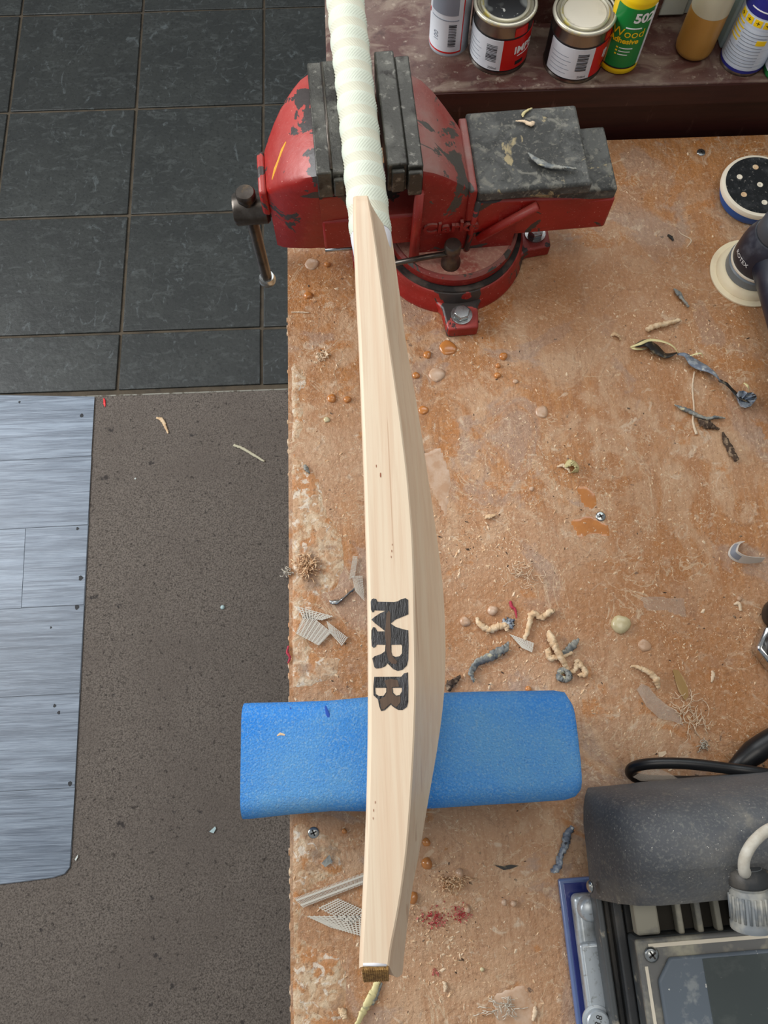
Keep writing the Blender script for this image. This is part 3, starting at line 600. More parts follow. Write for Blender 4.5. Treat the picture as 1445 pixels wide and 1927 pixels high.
bevel(mesh('box_body', *box(pb0.x, pb1.x, pb0.y + .006, pb0.y + .032, ZS, ZS + .12), M['pale_plastic'], pbx), .003)
bevel(mesh('lid', *box(pb0.x - .002, pb1.x + .002, pb0.y + .004, pb0.y + .034, ZS + .1203, ZS + .13), M['white_frame'], pbx), .002)

# ------------------------------------------------------------------ bench vise
vx, vy = rot2(0.080, 0.600)
vr = math.radians(3.2)
vise = thing('bench_vise', (vx, vy, BZ), 'red cast-iron bench vise with chipped paint clamping the bat handle', 'vise', rz=vr)
def vm(name, VF, mat, parent=None, smooth=False, sharp=None): return mesh(name, VF[0], VF[1], mat, parent or vise, smooth, True, sharp)
def body_sec(x, yf, yb, zt, lf, lb, zb, cz=.020):
    """section of a jaw casting: front edge yf, back edge yb, top zt, tapering down to lf..lb at zb"""
    h = [(yf + .006, zt), (yf + .0015, zt - .002), (yf, zt - .006), (yf, zt - cz), (lf, zb)]
    g = [(lb, zb), (yb, zt - cz), (yb, zt - .006), (yb - .0015, zt - .002), (yb - .006, zt)]
    return [Vector((x, y, z)) for y, z in h + g]
# moving jaw (left)
mj = vm('moving_jaw', loft([body_sec(-.108, -.044, .078, .1705, -.020, .040, .052, .004), body_sec(-.1498, -.046, .082, .1712, -.020, .040, .052, .004), body_sec(-.150, -.046, .082, .199, -.020, .040, .052, .022), body_sec(-.158, -.043, .080, .195, -.019, .040, .052, .022), body_sec(-.166, -.039, .076, .189, -.019, .040, .052, .020), body_sec(-.174, -.035, .071, .182, -.018, .040, .052, .018), body_sec(-.182, -.030, .064, .175, -.017, .040, .052, .015), body_sec(-.190, -.024, .057, .165, -.016, .038, .052, .012), body_sec(-.198, -.016, .049, .153, -.014, .036, .052, .010), body_sec(-.204, -.011, .042, .143, -.012, .032, .054, .008)]), M['red'], smooth=True, sharp=35)
bevel(vm('end_plate', prism([(-.2125, -.012), (-.2042, -.014), (-.2042, .042), (-.2125, .038)], .106, .143), M['red']), .003)
# yellow chalk mark on the moving jaw
ym = []
for k in range(5):
    x = -.178 - k * .0046; y = .016 - k * .0062; zt = float(np.interp(-x, [.150, .158, .166, .174, .182, .190, .198, .204], [.199, .195, .189, .182, .175, .165, .153, .143]))
    ym.append((x, y, zt))
V, Fc = tube([Vector((p[0], p[1], p[2] + .0004)) for p in ym], [.0006, .0016, .0012, .0018, .0005], 6, 0.4); vm('yellow_mark', (V, Fc), M['yellow_mark'], mj)
# fixed jaw and body (right)
fj = vm('fixed_jaw', loft([body_sec(-.047, -.050, .072, .199, -.038, .045, .052), body_sec(-.036, -.049, .069, .194, -.038, .045, .052), body_sec(-.024, -.047, .062, .185, -.038, .045, .052), body_sec(-.012, -.044, .053, .173, -.038, .044, .052), body_sec(.000, -.041, .043, .160, -.038, .040, .052), body_sec(.008, -.040, .036, .150, -.038, .036, .052), body_sec(.030, -.040, .038, .138, -.038, .038, .052), body_sec(.062, -.040, .038, .128, -.038, .038, .052)]), M['red_dusty'], smooth=True, sharp=35)
vm('gusset', tube([Vector((-.050, -.052, .172)), Vector((-.051, -.046, .056))], [.005, .006], 8), M['red'], smooth=True)
vm('gusset', tube([Vector((.014, -.043, .140)), Vector((.010, -.040, .056))], .0035, 8), M['red'], smooth=True)
vm('gusset', tube([Vector((.078, -.045, .128)), Vector((.020, -.044, .080))], .005, 8), M['red'], smooth=True)
# embossed maker's lettering
TV, TF = text_mesh('Clarke', .024, .0006)
fy = lambda z: -.038 - (z - .052) * .0105 / .115
V = [(-.012 + x * .95, fy(.104 + y) - .0022, .102 + y) for x, y in TV]; nT = len(V); V += [(v[0], v[1] + .0040, v[2]) for v in V]
ed = {}
for f in TF:
    for i in range(len(f)):
        e = (f[i], f[(i + 1) % len(f)]); ed[e] = 1
side = [(a, b, b + nT, a + nT) for (a, b) in ed if (b, a) not in ed]
vm('embossed_lettering', (V, list(TF) + side), M['red_dusty'], fj)
# jaw pads: each jaw has a stepped outer bar and an inner plate
def bar_pad(x0, x1, y0, y1, z0, z1, nm='jaw_plate', mt='iron', b=.0015): return bevel(vm(nm, box(x0, x1, y0, y1, z0, z1), M[mt]), b)
bar_pad(-.1498, -.1352, -.050, .086, .172, .2065); bar_pad(-.1352, -.1225, -.048, .090, .172, .2035)
bar_pad(-.0622, -.0472, -.050, .086, .172, .2065); bar_pad(-.0816, -.0622, -.048, .092, .172, .2085)
bar_pad(-.0780, -.0650, -.0535, -.0482, .176, .2040, 'jaw_screw_block'); bar_pad(-.0620, -.0480, -.0555, -.0502, .172, .2030, 'jaw_screw_block'); bar_pad(-.134, -.124, -.0530, -.0482, .176, .199, 'jaw_screw_block')
for x in (-.1352, -.0655): vm('jaw_ridge', tube([Vector((x, -.046, .2068)), Vector((x, .084, .2068))], .0014, 8), M['steel'], smooth=True)
# slide beam and anvil
bevel(vm('slide_beam', box(-.150, .166, -.036, .036, .070, .118), M['red']), .003)
bevel(vm('beam_cover', box(.062, .164, -.036, .046, .118, .134), M['anvil']), .0025)
V = [Vector(v) for v in [(.010, -.040, .076), (.150, -.034, .076), (.150, .044, .076), (.010, .048, .076), (.010, -.042, .138), (.162, -.035, .120), (.162, .045, .120), (.010, .050, .138)]]
bevel(vm('anvil_body', (V, [(0, 3, 2, 1), (4, 5, 6, 7), (0, 1, 5, 4), (1, 2, 6, 5), (2, 3, 7, 6), (3, 0, 4, 7)]), M['red']), .003)
bevel(vm('anvil_top', box(.012, .131, -.043, .060, .138, .153), M['anvil']), .003)
bevel(vm('neck_rib', box(.003, .0115, -.044, .050, .110, .157), M['red_dusty']), .002)
# swivel base
vm('turntable', lathe([(.0005, .036), (.074, .036), (.076, .040), (.076, .050), (.073, .0535), (.0005, .0535)], n=56), M['red_dusty'], smooth=True, sharp=40)
vm('dust_layer', lathe([(.0005, .0534), (.0715, .0534), (.0705, .0542), (.0005, .0544)], n=56), M['dusty_top'], smooth=True)
vm('swivel_gap', lathe([(.0005, .030), (.0815, .030), (.0815, .0362), (.0005, .0364)], n=56), M['black_gap'], smooth=True, sharp=40)
vm('base_ring', lathe([(.0005, 0), (.088, 0), (.089, .006), (.086, .012), (.085, .028), (.083, .033), (.081, .0335), (.0005, .0330)], n=56), M['red'], smooth=True, sharp=40)
for k, a in enumerate((-math.pi / 2, 0, math.pi / 2, math.pi)):
    ca, sa = math.cos(a), math.sin(a)
    def R(u, v): return (u * ca - v * sa, u * sa + v * ca)
    lug = bevel(vm('lug', prism([R(.066, -.038), R(.090, -.021), R(.119, -.018), R(.119, .018), R(.090, .021), R(.066, .038)], 0, .018), M['red']), .0025)
    bx, by = R(.102, 0)
    vm('washer', lathe([(.0005, .0181), (.0125, .0181), (.0125, .020), (.0005, .020)], (bx, by, 0), 24), M['steel_bright'], lug, smooth=True, sharp=40)
    bevel(vm('bolt', prism([(bx + .0095 * math.cos(t), by + .0095 * math.sin(t)) for t in np.linspace(.2, .2 + 2 * math.pi, 7)[:-1]], .020, .0275), M['steel_bright'], lug), .001)
# lock bolt with its bar
lk = vm('lock_bolt', lathe([(.0005, .052), (.011, .052), (.011, .060), (.0085, .064), (.0085, .078), (.0095, .080), (.0095, .088), (.008, .0905), (.0005, .091)], (-.010, -.056, 0), 24), M['steel'], smooth=True, sharp=40)
vm('lock_bar', tube([Vector((-.002, -.058, .078)), Vector((-.040, -.060, .076)), Vector((-.078, -.063, .073))], [.0032, .0032, .0030], 12), M['steel'], lk, smooth=True)
vm('lock_bar_end', lathe([(.0005, -.0045), (.004, -.003), (.0055, 0), (.004, .003), (.0005, .0045)], (-.0815, -.0632, .0728), 12), M['steel'], lk, smooth=True)
mesh('far_lock_bar', *tube([P(612, 470, BZ + .05), P(668, 466, BZ + .05)], .0028, 10), M['steel_bright'], vise, smooth=True)
# lead screw head and tommy bar
sc = vm('screw_head', lathe([(.0005, 0), (.0155, 0), (.0175, .0025), (.0175, .036), (.0145, .039), (.0005, .039)], (-.2460, .010, .092), 32, (1, 0, 0)), M['steel'], smooth=True, sharp=40)
vm('lead_screw', lathe([(.011, 0), (.011, .19)], (-.2115, .010, .092), 24, (1, 0, 0)), M['steel'], smooth=True, sharp=40)
t0 = Vector((-.2290, .006, .122)); t1 = Vector((-.2275, .006, -.034)); td = (t1 - t0).normalized(); tl_ = (t1 - t0).length
vm('tommy_bar', lathe([(.0005, 0), (.0068, 0), (.0068, tl_), (.0005, tl_)], t0, 20, td), M['steel'], sc, smooth=True, sharp=40)
vm('bar_knob', lathe([(.0005, -.002), (.0095, -.0018), (.0108, 0), (.0108, .008), (.009, .011), (.0005, .0112)], t0, 24, td), M['steel'], sc, smooth=True, sharp=40)
vm('bar_knob', lathe([(.0005, -.004), (.009, -.0035), (.0108, .001), (.0105, .006), (.007, .010), (.0005, .011)], t1, 24, td), M['steel_bright'], sc, smooth=True, sharp=40)

# ------------------------------------------------------------------ cricket bat
ZT = CAMZ - 0.575; ZM = ZT - 0.054; ZBOT = ZT - 0.108
Lp = [(372, 664), (400, 663.5), (440, 664.5), (500, 667), (560, 669.5), (640, 674), (780, 679.5), (900, 684), (1000, 687), (1100, 690), (1200, 691.5), (1300, 692), (1400, 691.5), (1500, 689.3), (1600, 686), (1700, 681), (1780, 676.5), (1818, 674)]
Rp = [(372, 693), (400, 699), (440, 705), (500, 713.5), (560, 721.5), (640, 732.5), (780, 753), (900, 768), (1000, 776.5), (1100, 780), (1200, 781.6), (1300, 783), (1400, 779.6), (1500, 774), (1600, 766.5), (1700, 753), (1780, 737), (1818, 729)]
Sp = [(400, 728), (440, 736), (500, 744), (560, 752.5), (640, 762), (780, 787), (900, 805), (1000, 820), (1100, 833), (1200, 838), (1300, 836.5), (1400, 824), (1500, 806), (1600, 789.5), (1700, 768), (1780, 754.5), (1830, 746)]
def curve_of(pts, z):
    q = sorted([(P(x, y, z).y, P(x, y, z).x) for y, x in pts]); ys = [a for a, b in q]; xs = [b for a, b in q]
    return lambda Y: float(np.interp(Y, ys, xs))
def smoothed(f, w=.012): return lambda Y: sum(f(Y + d * w) for d in (-1, -.5, 0, .5, 1)) / 5
XL, XR, XS = smoothed(curve_of(Lp, ZT)), smoothed(curve_of(Rp, ZT)), smoothed(curve_of(Sp, ZM), .016)
Ysh = P(678, 368, ZT - .016).y; Ytoe = P(703, 1818, ZT).y; Ygrip = P(736, 440, ZM).y
bat = thing('cricket_bat', (XL(0.1) + .02, 0.1, ZBOT), 'pale unvarnished cricket bat on edge with white grip and burnt letters', 'cricket bat')
def toe_bow(z): return .017 * max(0.0, 1 - ((z - ZM) / .054) ** 2)
secs = []
NS = 90
for i in range(NS + 1):
    Y = Ytoe + (Ysh - Ytoe) * i / NS
    u = max(0.0, (Y - (Ysh - .030)) / .030); dz = .022 * (1 - math.sqrt(max(0, 1 - u * u)))
    ut = max(0.0, ((Ytoe + .016) - Y) / .016); dt = .006 * (1 - math.sqrt(max(0, 1 - ut * ut)))
    zt = ZT - dz - dt * .0; zb = ZBOT + dz + dt
    xl, xr = XL(Y), XR(Y); xs = max(XS(Y), xr + .002)
    if Y > Ygrip: xs = xr + (XS(Ygrip) - XR(Ygrip)) * max(0.05, 1 - (Y - Ygrip) / .012)
    if zt < ZT - .0001 and Y > Ygrip: pass
    b1 = .0028
    sec = [(xl, zb + b1), (xl, zt - b1), (xl + .0008, zt - .0009), (xl + b1, zt), (xr - .0012, zt), (xr, zt - .0012)]
    for f in (.2, .4, .6, .8, .92): sec.append((xr + (xs - xr) * (f ** 1.25), zt + (ZM - zt) * f))
    sec.append((xs + .0003, ZM))
    for f in (.92, .8, .6, .4, .2): sec.append((xr + (xs - xr) * (f ** 1.25), zb + (ZM - zb) * f))
    sec += [(xr, zb + .0012), (xr - .0012, zb), (xl + b1, zb), (xl + .0008, zb + .0009)]
    wt = max(0.0, 1 - (Y - Ytoe) / .045) ** 1.5
    secs.append([Vector((a, Y - toe_bow(z) * wt, z)) for a, z in sec])
blade = mesh('blade', *loft(secs), M['willow'], bat, smooth=True, sharp=18)
# burnt lettering on the top edge (strokes follow the brand marks)
def brand(pts): return [P(690 + x / 7.413, 1100 + y / 7.413, ZT).xy for x, y in pts]
MR = [(95, 195), (130, 200), (150, 240), (380, 245), (430, 235), (480, 205), (540, 190), (580, 215), (582, 415), (500, 450), (400, 490), (335, 545), (400, 590), (500, 622), (580, 640), (585, 850), (580, 1050), (560, 1130), (500, 1190), (430, 1205), (370, 1180), (320, 1130), (290, 1100), (260, 1140), (200, 1165), (130, 1172), (105, 1150), (90, 1080), (78, 1030), (110, 1000), (200, 970), (255, 930), (262, 842), (140, 838), (125, 870), (95, 885), (70, 860), (62, 750), (65, 640), (90, 592), (120, 600), (150, 655), (258, 652), (200, 605), (120, 545), (65, 490), (110, 450), (180, 405), (262, 366), (110, 360), (105, 380), (80, 388), (58, 350), (55, 240), (70, 205)]
MRh = [(345, 842), (480, 838), (495, 860), (490, 960), (460, 1000), (400, 1010), (360, 990), (345, 940)]
BB = [(105, 1288), (480, 1286), (520, 1240), (575, 1225), (582, 1450), (580, 1640), (560, 1710), (500, 1750), (440, 1750), (380, 1715), (335, 1675), (290, 1720), (250, 1755), (200, 1765), (175, 1700), (155, 1600), (95, 1545), (92, 1420)]
Bh1 = [(118, 1440), (272, 1440), (272, 1500), (235, 1552), (170, 1556), (125, 1525)]
Bh2 = [(360, 1440), (490, 1440), (490, 1490), (460, 1540), (410, 1550), (370, 1510)]
mesh('burnt_letter', *prism_holes([brand(MR), brand(MRh)], ZT - .0003, ZT + .00025), M['burn'], blade)
mesh('burnt_letter', *prism_holes([brand(BB), brand(Bh1), brand(Bh2)], ZT - .0003, ZT + .00025), M['burn'], blade)
mesh('scorch', *prism_holes([brand([(275, 410), (310, 362), (328, 400), (328, 540), (338, 700), (330, 880), (352, 990), (425, 1075), (410, 1110), (350, 1105), (300, 1050), (272, 930), (268, 800), (252, 700), (265, 560)])], ZT + .0001, ZT + .0004), M['scorch'], blade)
mesh('scorch', *prism_holes([brand([(245, 1340), (330, 1315), (430, 1335), (452, 1425), (350, 1432), (355, 1520), (410, 1562), (470, 1560), (470, 1640), (420, 1705), (385, 1700), (335, 1655), (285, 1700), (245, 1740), (205, 1745), (180, 1600), (250, 1565), (282, 1500), (282, 1432)])], ZT + .0001, ZT + .0004), M['scorch'], blade)
for (x, y, r) in [(716, 894, 2.0), (708, 877, 1.2), (737, 1037, 1.0), (736, 1048, .9), (738, 1025, .8), (703, 1525, .9), (706, 1510, .9), (702, 1540, .8)]:
    c = P(x, y, ZT); rr = r / 2500
    mesh('knot', *prism([(c.x + rr * .7 * math.cos(k), c.y + rr * 2.6 * math.sin(k)) for k in np.linspace(0, 2 * math.pi, 9)[:-1]], ZT - .0002, ZT + .0002), M['knot'], blade)
# handle: white tape collar and ribbed rubber grip
def hx_of(y): return float(np.interp(y, [-60, 0, 80, 200, 300, 400, 440], [641, 649.5, 658.6, 670, 683, 693.3, 698]))
h0 = P(hx_of(445), 445, ZM); h1 = P(hx_of(0), 0, ZM)
hd = (h1 - h0).normalized(); hL = (h1 - h0).length + .075; RG = .0192
side = hd.cross(Vector((0, 0, 1))).normalized(); up = side.cross(hd).normalized()
perY = 0.0277
NA, NL = 120, 1150
s = np.linspace(0, hL, NL); a = np.linspace(0, 2 * np.pi, NA, endpoint=False)
S_, A_ = np.meshgrid(s, a, indexing='ij')
# bands wind slightly around the handle, direction of the chevrons alternates band by band
ph = (S_ + 0.0035 * np.cos(A_ - 1.2)) / perY * 2 * np.pi - 0.7
bulge = np.sin(ph)
sgn = np.where(bulge > 0, 1.0, -1.0)
chev = np.sin(2 * np.pi * (S_ * 0.75 + sgn * RG * A_) / 0.0030)
envel = np.clip(np.abs(bulge) * 1.6, 0, 1)
rad = RG + 0.00048 * bulge + 0.00042 * chev * envel
rad = rad * (1 + 0.10 * np.exp(-((hL - S_) / .02) ** 2))
V = np.array(h0)[None, None] + S_[..., None] * np.array(hd) + (rad * np.cos(A_))[..., None] * np.array(side) + (rad * np.sin(A_))[..., None] * np.array(up)
V = V.reshape(-1, 3) - np.array(bat.location)
ii, jj = np.meshgrid(np.arange(NL - 1), np.arange(NA), indexing='ij'); j2 = (jj + 1) % NA
Fq = np.stack([ii * NA + jj, (ii + 1) * NA + jj, (ii + 1) * NA + j2, ii * NA + j2], -1).reshape(-1, 4)
me = bpy.data.meshes.new('grip'); me.vertices.add(len(V)); me.vertices.foreach_set('co', V.ravel())
me.loops.add(Fq.size); me.loops.foreach_set('vertex_index', Fq.ravel().astype(np.int32)); me.polygons.add(len(Fq))
me.polygons.foreach_set('loop_start', (np.arange(len(Fq)) * 4).astype(np.int32)); me.polygons.foreach_set('loop_total', np.full(len(Fq), 4, np.int32))
me.polygons.foreach_set('use_smooth', np.ones(len(Fq), bool)); me.update(calc_edges=True); me.materials.append(M['grip']); me.materials.append(M['grip_dip_shade'])
me.polygons.foreach_set('material_index', (bulge[:-1] < -0.35).ravel().astype(np.int32))  # dips between the bulges get the painted shade colour
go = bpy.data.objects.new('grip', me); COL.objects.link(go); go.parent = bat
for k in (0, 1):
    c = h0 if k == 0 else h0 + hd * hL
mesh('handle_core', *lathe([(.0005, -.004), (RG - .001, -.004), (RG - .001, hL - .002), (.0005, hL - .001)], h0, 32, hd), M['grip'], bat, smooth=True, sharp=40)
mesh('tape_collar', *lathe([(RG - .0020, -.024), (RG - .0008, -.010), (RG - .0002, -.002), (RG - .0002, .0005)], h0, 40, hd), M['tape'], bat, smooth=True)
# toe: corded rubber guard and glue line
tx0, tx1 = XL(Ytoe) + .0018, XR(Ytoe) - .0006
zs_ = [ZT - .0008 - (ZT - ZBOT - .0016) * k / 24 for k in range(25)]
outer = [(Ytoe - toe_bow(z) - .0010, z) for z in zs_]; inner = [(Ytoe - toe_bow(z) + .0006, z) for z in reversed(zs_)]
toe = mesh('toe_guard', *loft([[Vector((x, y, z)) for y, z in outer + inner] for x in (tx0, tx1)]), M['cord'], bat)
for k in range(12):
    x = tx0 + (tx1 - tx0) * (k + .5) / 12
    mesh('cord', *tube([Vector((x, y - .0003, z + .0002)) for y, z in outer], .00085, 8), M['cord'], toe, smooth=True)
mesh('glue_line', *tube([Vector((tx0 + .001, Ytoe + .0012, ZT + .0001)), Vector(((tx0 + tx1) / 2, Ytoe + .0008, ZT + .0001)), Vector((tx1 - .001, Ytoe + .0002, ZT))], [.0008, .0011, .0007], 8, .5), M['tape'], bat, smooth=True)

# ------------------------------------------------------------------ blue foam block under the bat
ZF = ZBOT - .0005
fo = thing('foam_block', Vector((P(770, 1420, ZF).x, P(770, 1420, ZF).y, BZ)), 'scuffed bright blue foam block propping up the bat blade', 'foam block')
fx = [462, 480, 540, 620, 690, 760, 830, 900, 970, 1040, 1058, 1070, 1076]
fy0 = [1324, 1323, 1322, 1319, 1312, 1308, 1304, 1302, 1301, 1300, 1303, 1320, 1350]
fy1 = [1541, 1540, 1533, 1526, 1527, 1524, 1520, 1515, 1511, 1506, 1500, 1490, 1470]
zf = ZF
secs = []
for k in range(len(fx)):
    a_, b_ = P(fx[k], fy0[k], zf - .018), P(fx[k], fy1[k], zf - .018)
    yb, yf, x = a_.y, b_.y, a_.x
    dip = .004 * math.exp(-((fx[k] - 760) / 90) ** 2)
    zt_ = zf + .0028 - dip * .9 - (.006 if k == len(fx) - 1 else .002 if k == len(fx) - 2 else 0)
    r = .017; sec = []
    for q in range(6):
        t = math.pi / 2 * q / 5; sec.append(Vector((x, yf + r - r * math.cos(t), zt_ - r + r * math.sin(t))))
    for q in range(6):
        t = math.pi / 2 * q / 5; sec.append(Vector((x, yb - r + r * math.sin(t), zt_ - r + r * math.cos(t))))
    sec += [Vector((x, yb - .001, BZ + .012)), Vector((x, yb - .010, BZ)), Vector((x, yf + .010, BZ)), Vector((x, yf + .001, BZ + .012))]
    secs.append(sec)
mesh('foam', *loft(secs), M['foam'], fo, smooth=True, sharp=50)
def nick(pts, z, w):
    path = [P(x, y, z) for x, y in pts]; return tube(path, w, 6, .3)
mesh('cut_mark', *nick([(612, 1328), (617, 1345), (621, 1364)], zf - .0005 + .0022, [.0006, .0018, .0012]), M['foam_cut'], fo)
mesh('cut_mark', *nick([(547, 1331), (546, 1342)], zf - .0005, [.0005, .0008, .0004]), M['foam_cut'], fo)
mesh('glue_smear', *tube([P(521, 1385, zf + .0025), P(527, 1381, zf + .0028), P(536, 1383, zf + .0028)], [.0006, .0012, .0006], 6, .5), M['putty'], fo)

# ------------------------------------------------------------------ sander and loose interface pad (right edge)
pc = B(1424, 357, .018); pr = .0455
ip = thing('sanding_pad', (pc.x, pc.y, BZ), 'loose round sanding pad, black hook face up on blue base', 'sanding pad')
b0 = (pc.x, pc.y, BZ)
mesh('base', *lathe([(.0005, 0), (pr - .012, 0), (pr - .006, .003), (pr - .0025, .012), (pr - .0025, .0175), (.0005, .0178)], b0, 56), M['blue_base'], ip, smooth=True, sharp=40)
mesh('foam_layer', *lathe([(pr - .004, .0176), (pr, .0190), (pr + .0006, .0225), (pr - .0005, .0255), (pr - .004, .0262), (.0005, .0262)], b0, 56), M['cream_rim'], ip, smooth=True, sharp=50)
mesh('hook_face', *lathe([(.0005, .0260), (pr - .0042, .0260), (pr - .0044, .0268), (.0005, .0269)], b0, 56), M['velcro'], ip, smooth=True, sharp=40)
for k in range(7):
    a_ = k * math.pi / 3 + .55; rr = 0 if k == 6 else .026
    mesh('dust_hole', *lathe([(.0005, .02685), (.0036, .02685), (.0036, .0272), (.0026, .0272), (.0022, .0269), (.0005, .0269)], (b0[0] + rr * math.cos(a_), b0[1] + rr * math.sin(a_), BZ), 18), M['putty'] if k % 2 else M['cream_rim'], ip, smooth=True)
sc0 = B(1413, 508, .008); sd = thing('orbital_sander', (sc0.x, sc0.y, BZ), 'navy orbital sander standing on its cream sanding disc', 'sander')
s0 = (sc0.x, sc0.y, BZ)
mesh('sanding_disc', *lathe([(.0005, 0), (.0462, 0), (.0468, .0015), (.0466, .0028), (.0445, .0032), (.0005, .0040)], s0, 56), M['cream_pad'], sd, smooth=True, sharp=50)
mesh('backing_pad', *lathe([(.0400, .0036), (.0385, .0085), (.034, .0120), (.0005, .0122)], s0, 48), M['cream_pad'], sd, smooth=True, sharp=50)
mesh('skirt', *lathe([(.0310, .0122), (.0325, .0128), (.0330, .024), (.0312, .026), (.0005, .0262)], s0, 48), M['smoke'], sd, smooth=True, sharp=40)
mesh('skirt_ring', *lathe([(.0312, .0262), (.0318, .0268), (.0318, .0290), (.031, .0295), (.0005, .0296)], s0, 48), M['cream_rim'], sd, smooth=True, sharp=40)
hs = mesh('gear_housing', *lathe([(.0306, .0297), (.0312, .034), (.0312, .052), (.030, .062), (.0275, .070), (.0250, .076), (.0005, .0765)], s0, 48), M['navy'], sd, smooth=True, sharp=40)
mesh('top_cap', *lathe([(.0235, .0766), (.0240, .079), (.0235, .092), (.020, .102), (.012, .107), (.0005, .108)], s0, 40), M['graphite'], sd, smooth=True)
ac = math.atan2(-s0[1], -s0[0]) - .30
wrap_text('ROTEX', Vector(s0), .0312, .045, ac - .26, .0076, M['white_print'], hs, e=.0006)
for k in range(5):
    an = ac + .75 + k * .11; r0 = .0268
    V, Fc = box(-.0012, .0012, -.0009, .0009, 0, .010); ca, sa = math.cos(an), math.sin(an)
    V = [(s0[0] + (r0 + v[1]) * ca - v[0] * sa, s0[1] + (r0 + v[1]) * sa + v[0] * ca, BZ + .0665 + v[2] * .8 - (v[1]) * .0) for v in V]
    mesh('vent_rib', V, Fc, M['smoke'], hs)
hdv = (B(1500, 700, .05) - Vector((s0[0], s0[1], BZ + .05))); hdv.z = 0; hdv.normalize()
h_a = Vector((s0[0], s0[1], BZ + .050)) + hdv * .020
mesh('handle', *tube([h_a, h_a + hdv * .03, h_a + hdv * .08 + Vector((0, 0, .002)), h_a + hdv * .16 + Vector((0, 0, .004)), h_a + hdv * .20 + Vector((0, 0, .004))], [.021, .0195, .019, .0215, .017], 24, 1.05), M['navy'], sd, smooth=True)
gp = hdv.cross(Vector((0, 0, 1)))
mesh('handle_seam', *tube([h_a + hdv * .012 - gp * .0185 + Vector((0, 0, .010)), h_a + hdv * .17 - gp * .0190 + Vector((0, 0, .012))], .0011, 8), M['smoke'], sd, smooth=True)
mesh('switch', *lathe([(.0005, 0), (.006, 0), (.006, .002), (.0005, .0026)], h_a + hdv * .06 + Vector((0, 0, .0200)), 18), M['smoke'], sd, smooth=True, sharp=40)

# ------------------------------------------------------------------ chrome-collared tool at right edge
tcn = B(1474, 1217, .02); tl = thing('chrome_tool', (tcn.x, tcn.y, BZ), 'hand tool with chrome hexagonal collar and black knob, right edge', 'tool')
mesh('hex_collar', *prism([(tcn.x + .026 * math.cos(k), tcn.y + .026 * math.sin(k)) for k in np.linspace(math.pi, 3 * math.pi, 7)[:-1]], BZ, BZ + .018), M['chrome'], tl); bevel(bpy.data.objects[tl.children[0].name], .004, 3)
mesh('black_ring', *lathe([(.0005, .018), (.0185, .018), (.0185, .024), (.0165, .026), (.0165, .022), (.0005, .022)], (tcn.x, tcn.y, BZ), 40), M['black_cable'], tl, smooth=True, sharp=40)
mesh('steel_ring', *lathe([(.014, .022), (.0145, .0255), (.0135, .0262), (.0125, .0255), (.0125, .022)], (tcn.x, tcn.y, BZ), 40), M['chrome'], tl, smooth=True, sharp=40)
kx = B(1478, 1153, .02)
mesh('knob', *lathe([(.0005, 0), (.0155, 0), (.0175, .006), (.0175, .022), (.014, .028), (.0005, .030)], (kx.x, kx.y, BZ), 36), M['black_cable'], tl, smooth=True, sharp=50)
mesh('link_arm', *box(tcn.x + .012, tcn.x + .026, tcn.y, kx.y, BZ + .004, BZ + .014), M['black_cable'], tl)

# ------------------------------------------------------------------ machine at the lower right
mc = thing('bench_machine', (B(1300, 1750).x, B(1300, 1750).y, BZ), 'dusty grey machine with curved hood and screwed-on cover', 'machine')
ang = math.radians(1.6)
bz1, bz2 = .008, .0105
bo = thing('blue_board', (B(1200, 1800).x, B(1200, 1800).y, BZ), 'glossy dark blue board under the grey machine', 'board')
c00 = B(1051, 1655, bz1); dvec = (B(1086, 1927, bz1) - c00); dvec.normalize(); rvec = Vector((-dvec.y, dvec.x, 0))
def MB(u, v, z): p = c00 + rvec * u + dvec * v; return Vector((p.x, p.y, BZ + z))     # u to the right, v toward the viewer
if rvec.x < 0: rvec = -rvec
def mbox(u0, u1, v0, v1, z0, z1):
    V = [MB(u, v, z) for z in (z0, z1) for v in (v0, v1) for u in (u0, u1)]
    return V, box(0, 1, 0, 1, 0, 1)[1]
mesh('edge_band', *mbox(0, .42, 0, .34, 0, .007), M['blue_board_edge'], bo); bevel(bpy.data.objects[bo.children[0].name], .002)
bevel(mesh('board_face', *mbox(.004, .416, .004, .336, .007, .0082), M['blue_board'], bo), .0006)
def U(px, py, z):                                                 # machine coordinates of a pixel at height z
    p = B(px, py, z) - c00; p.z = 0; return p.dot(rvec), p.dot(dvec)
# base casting (bright aluminium flange)
u0, v0 = U(1079, 1686, .030)
fl2 = bevel(mesh('base_flange', *mbox(u0, u0 + .40, v0, v0 + .24, .0085, .026), M['alu'], mc), .006, 4)
ub, vb = U(1092, 1776, .034)
bevel(mesh('flange_step', *mbox(ub - .001, ub + .38, vb, vb + .20, .0262, .033), M['alu'], mc), .004, 3)
pb = U(1128, 1922, .036); pq = MB(pb[0] - .002, pb[1], .033)
bl = mesh('bolt', *lathe([(.0005, 0), (.0125, 0), (.0125, .0018), (.010, .002), (.010, .008), (.009, .009), (.0005, .009)], pq, 30), M['alu'], mc, smooth=True, sharp=40)
TV, TF = text_mesh('8.8', .0075)
mesh('bolt_marking', [(pq.x + (x * .35 - y * .94), pq.y + (x * .94 + y * .35) + .002, pq.z + .0093) for x, y in TV], TF, M['black_gap'], bl)
pq2 = MB(*U(1112, 1712, .034), .026)
mesh('boss', *lathe([(.0005, 0), (.011, 0), (.010, .008), (.0075, .010), (.0005, .010)], pq2, 28), M['alu'], mc, smooth=True, sharp=50)
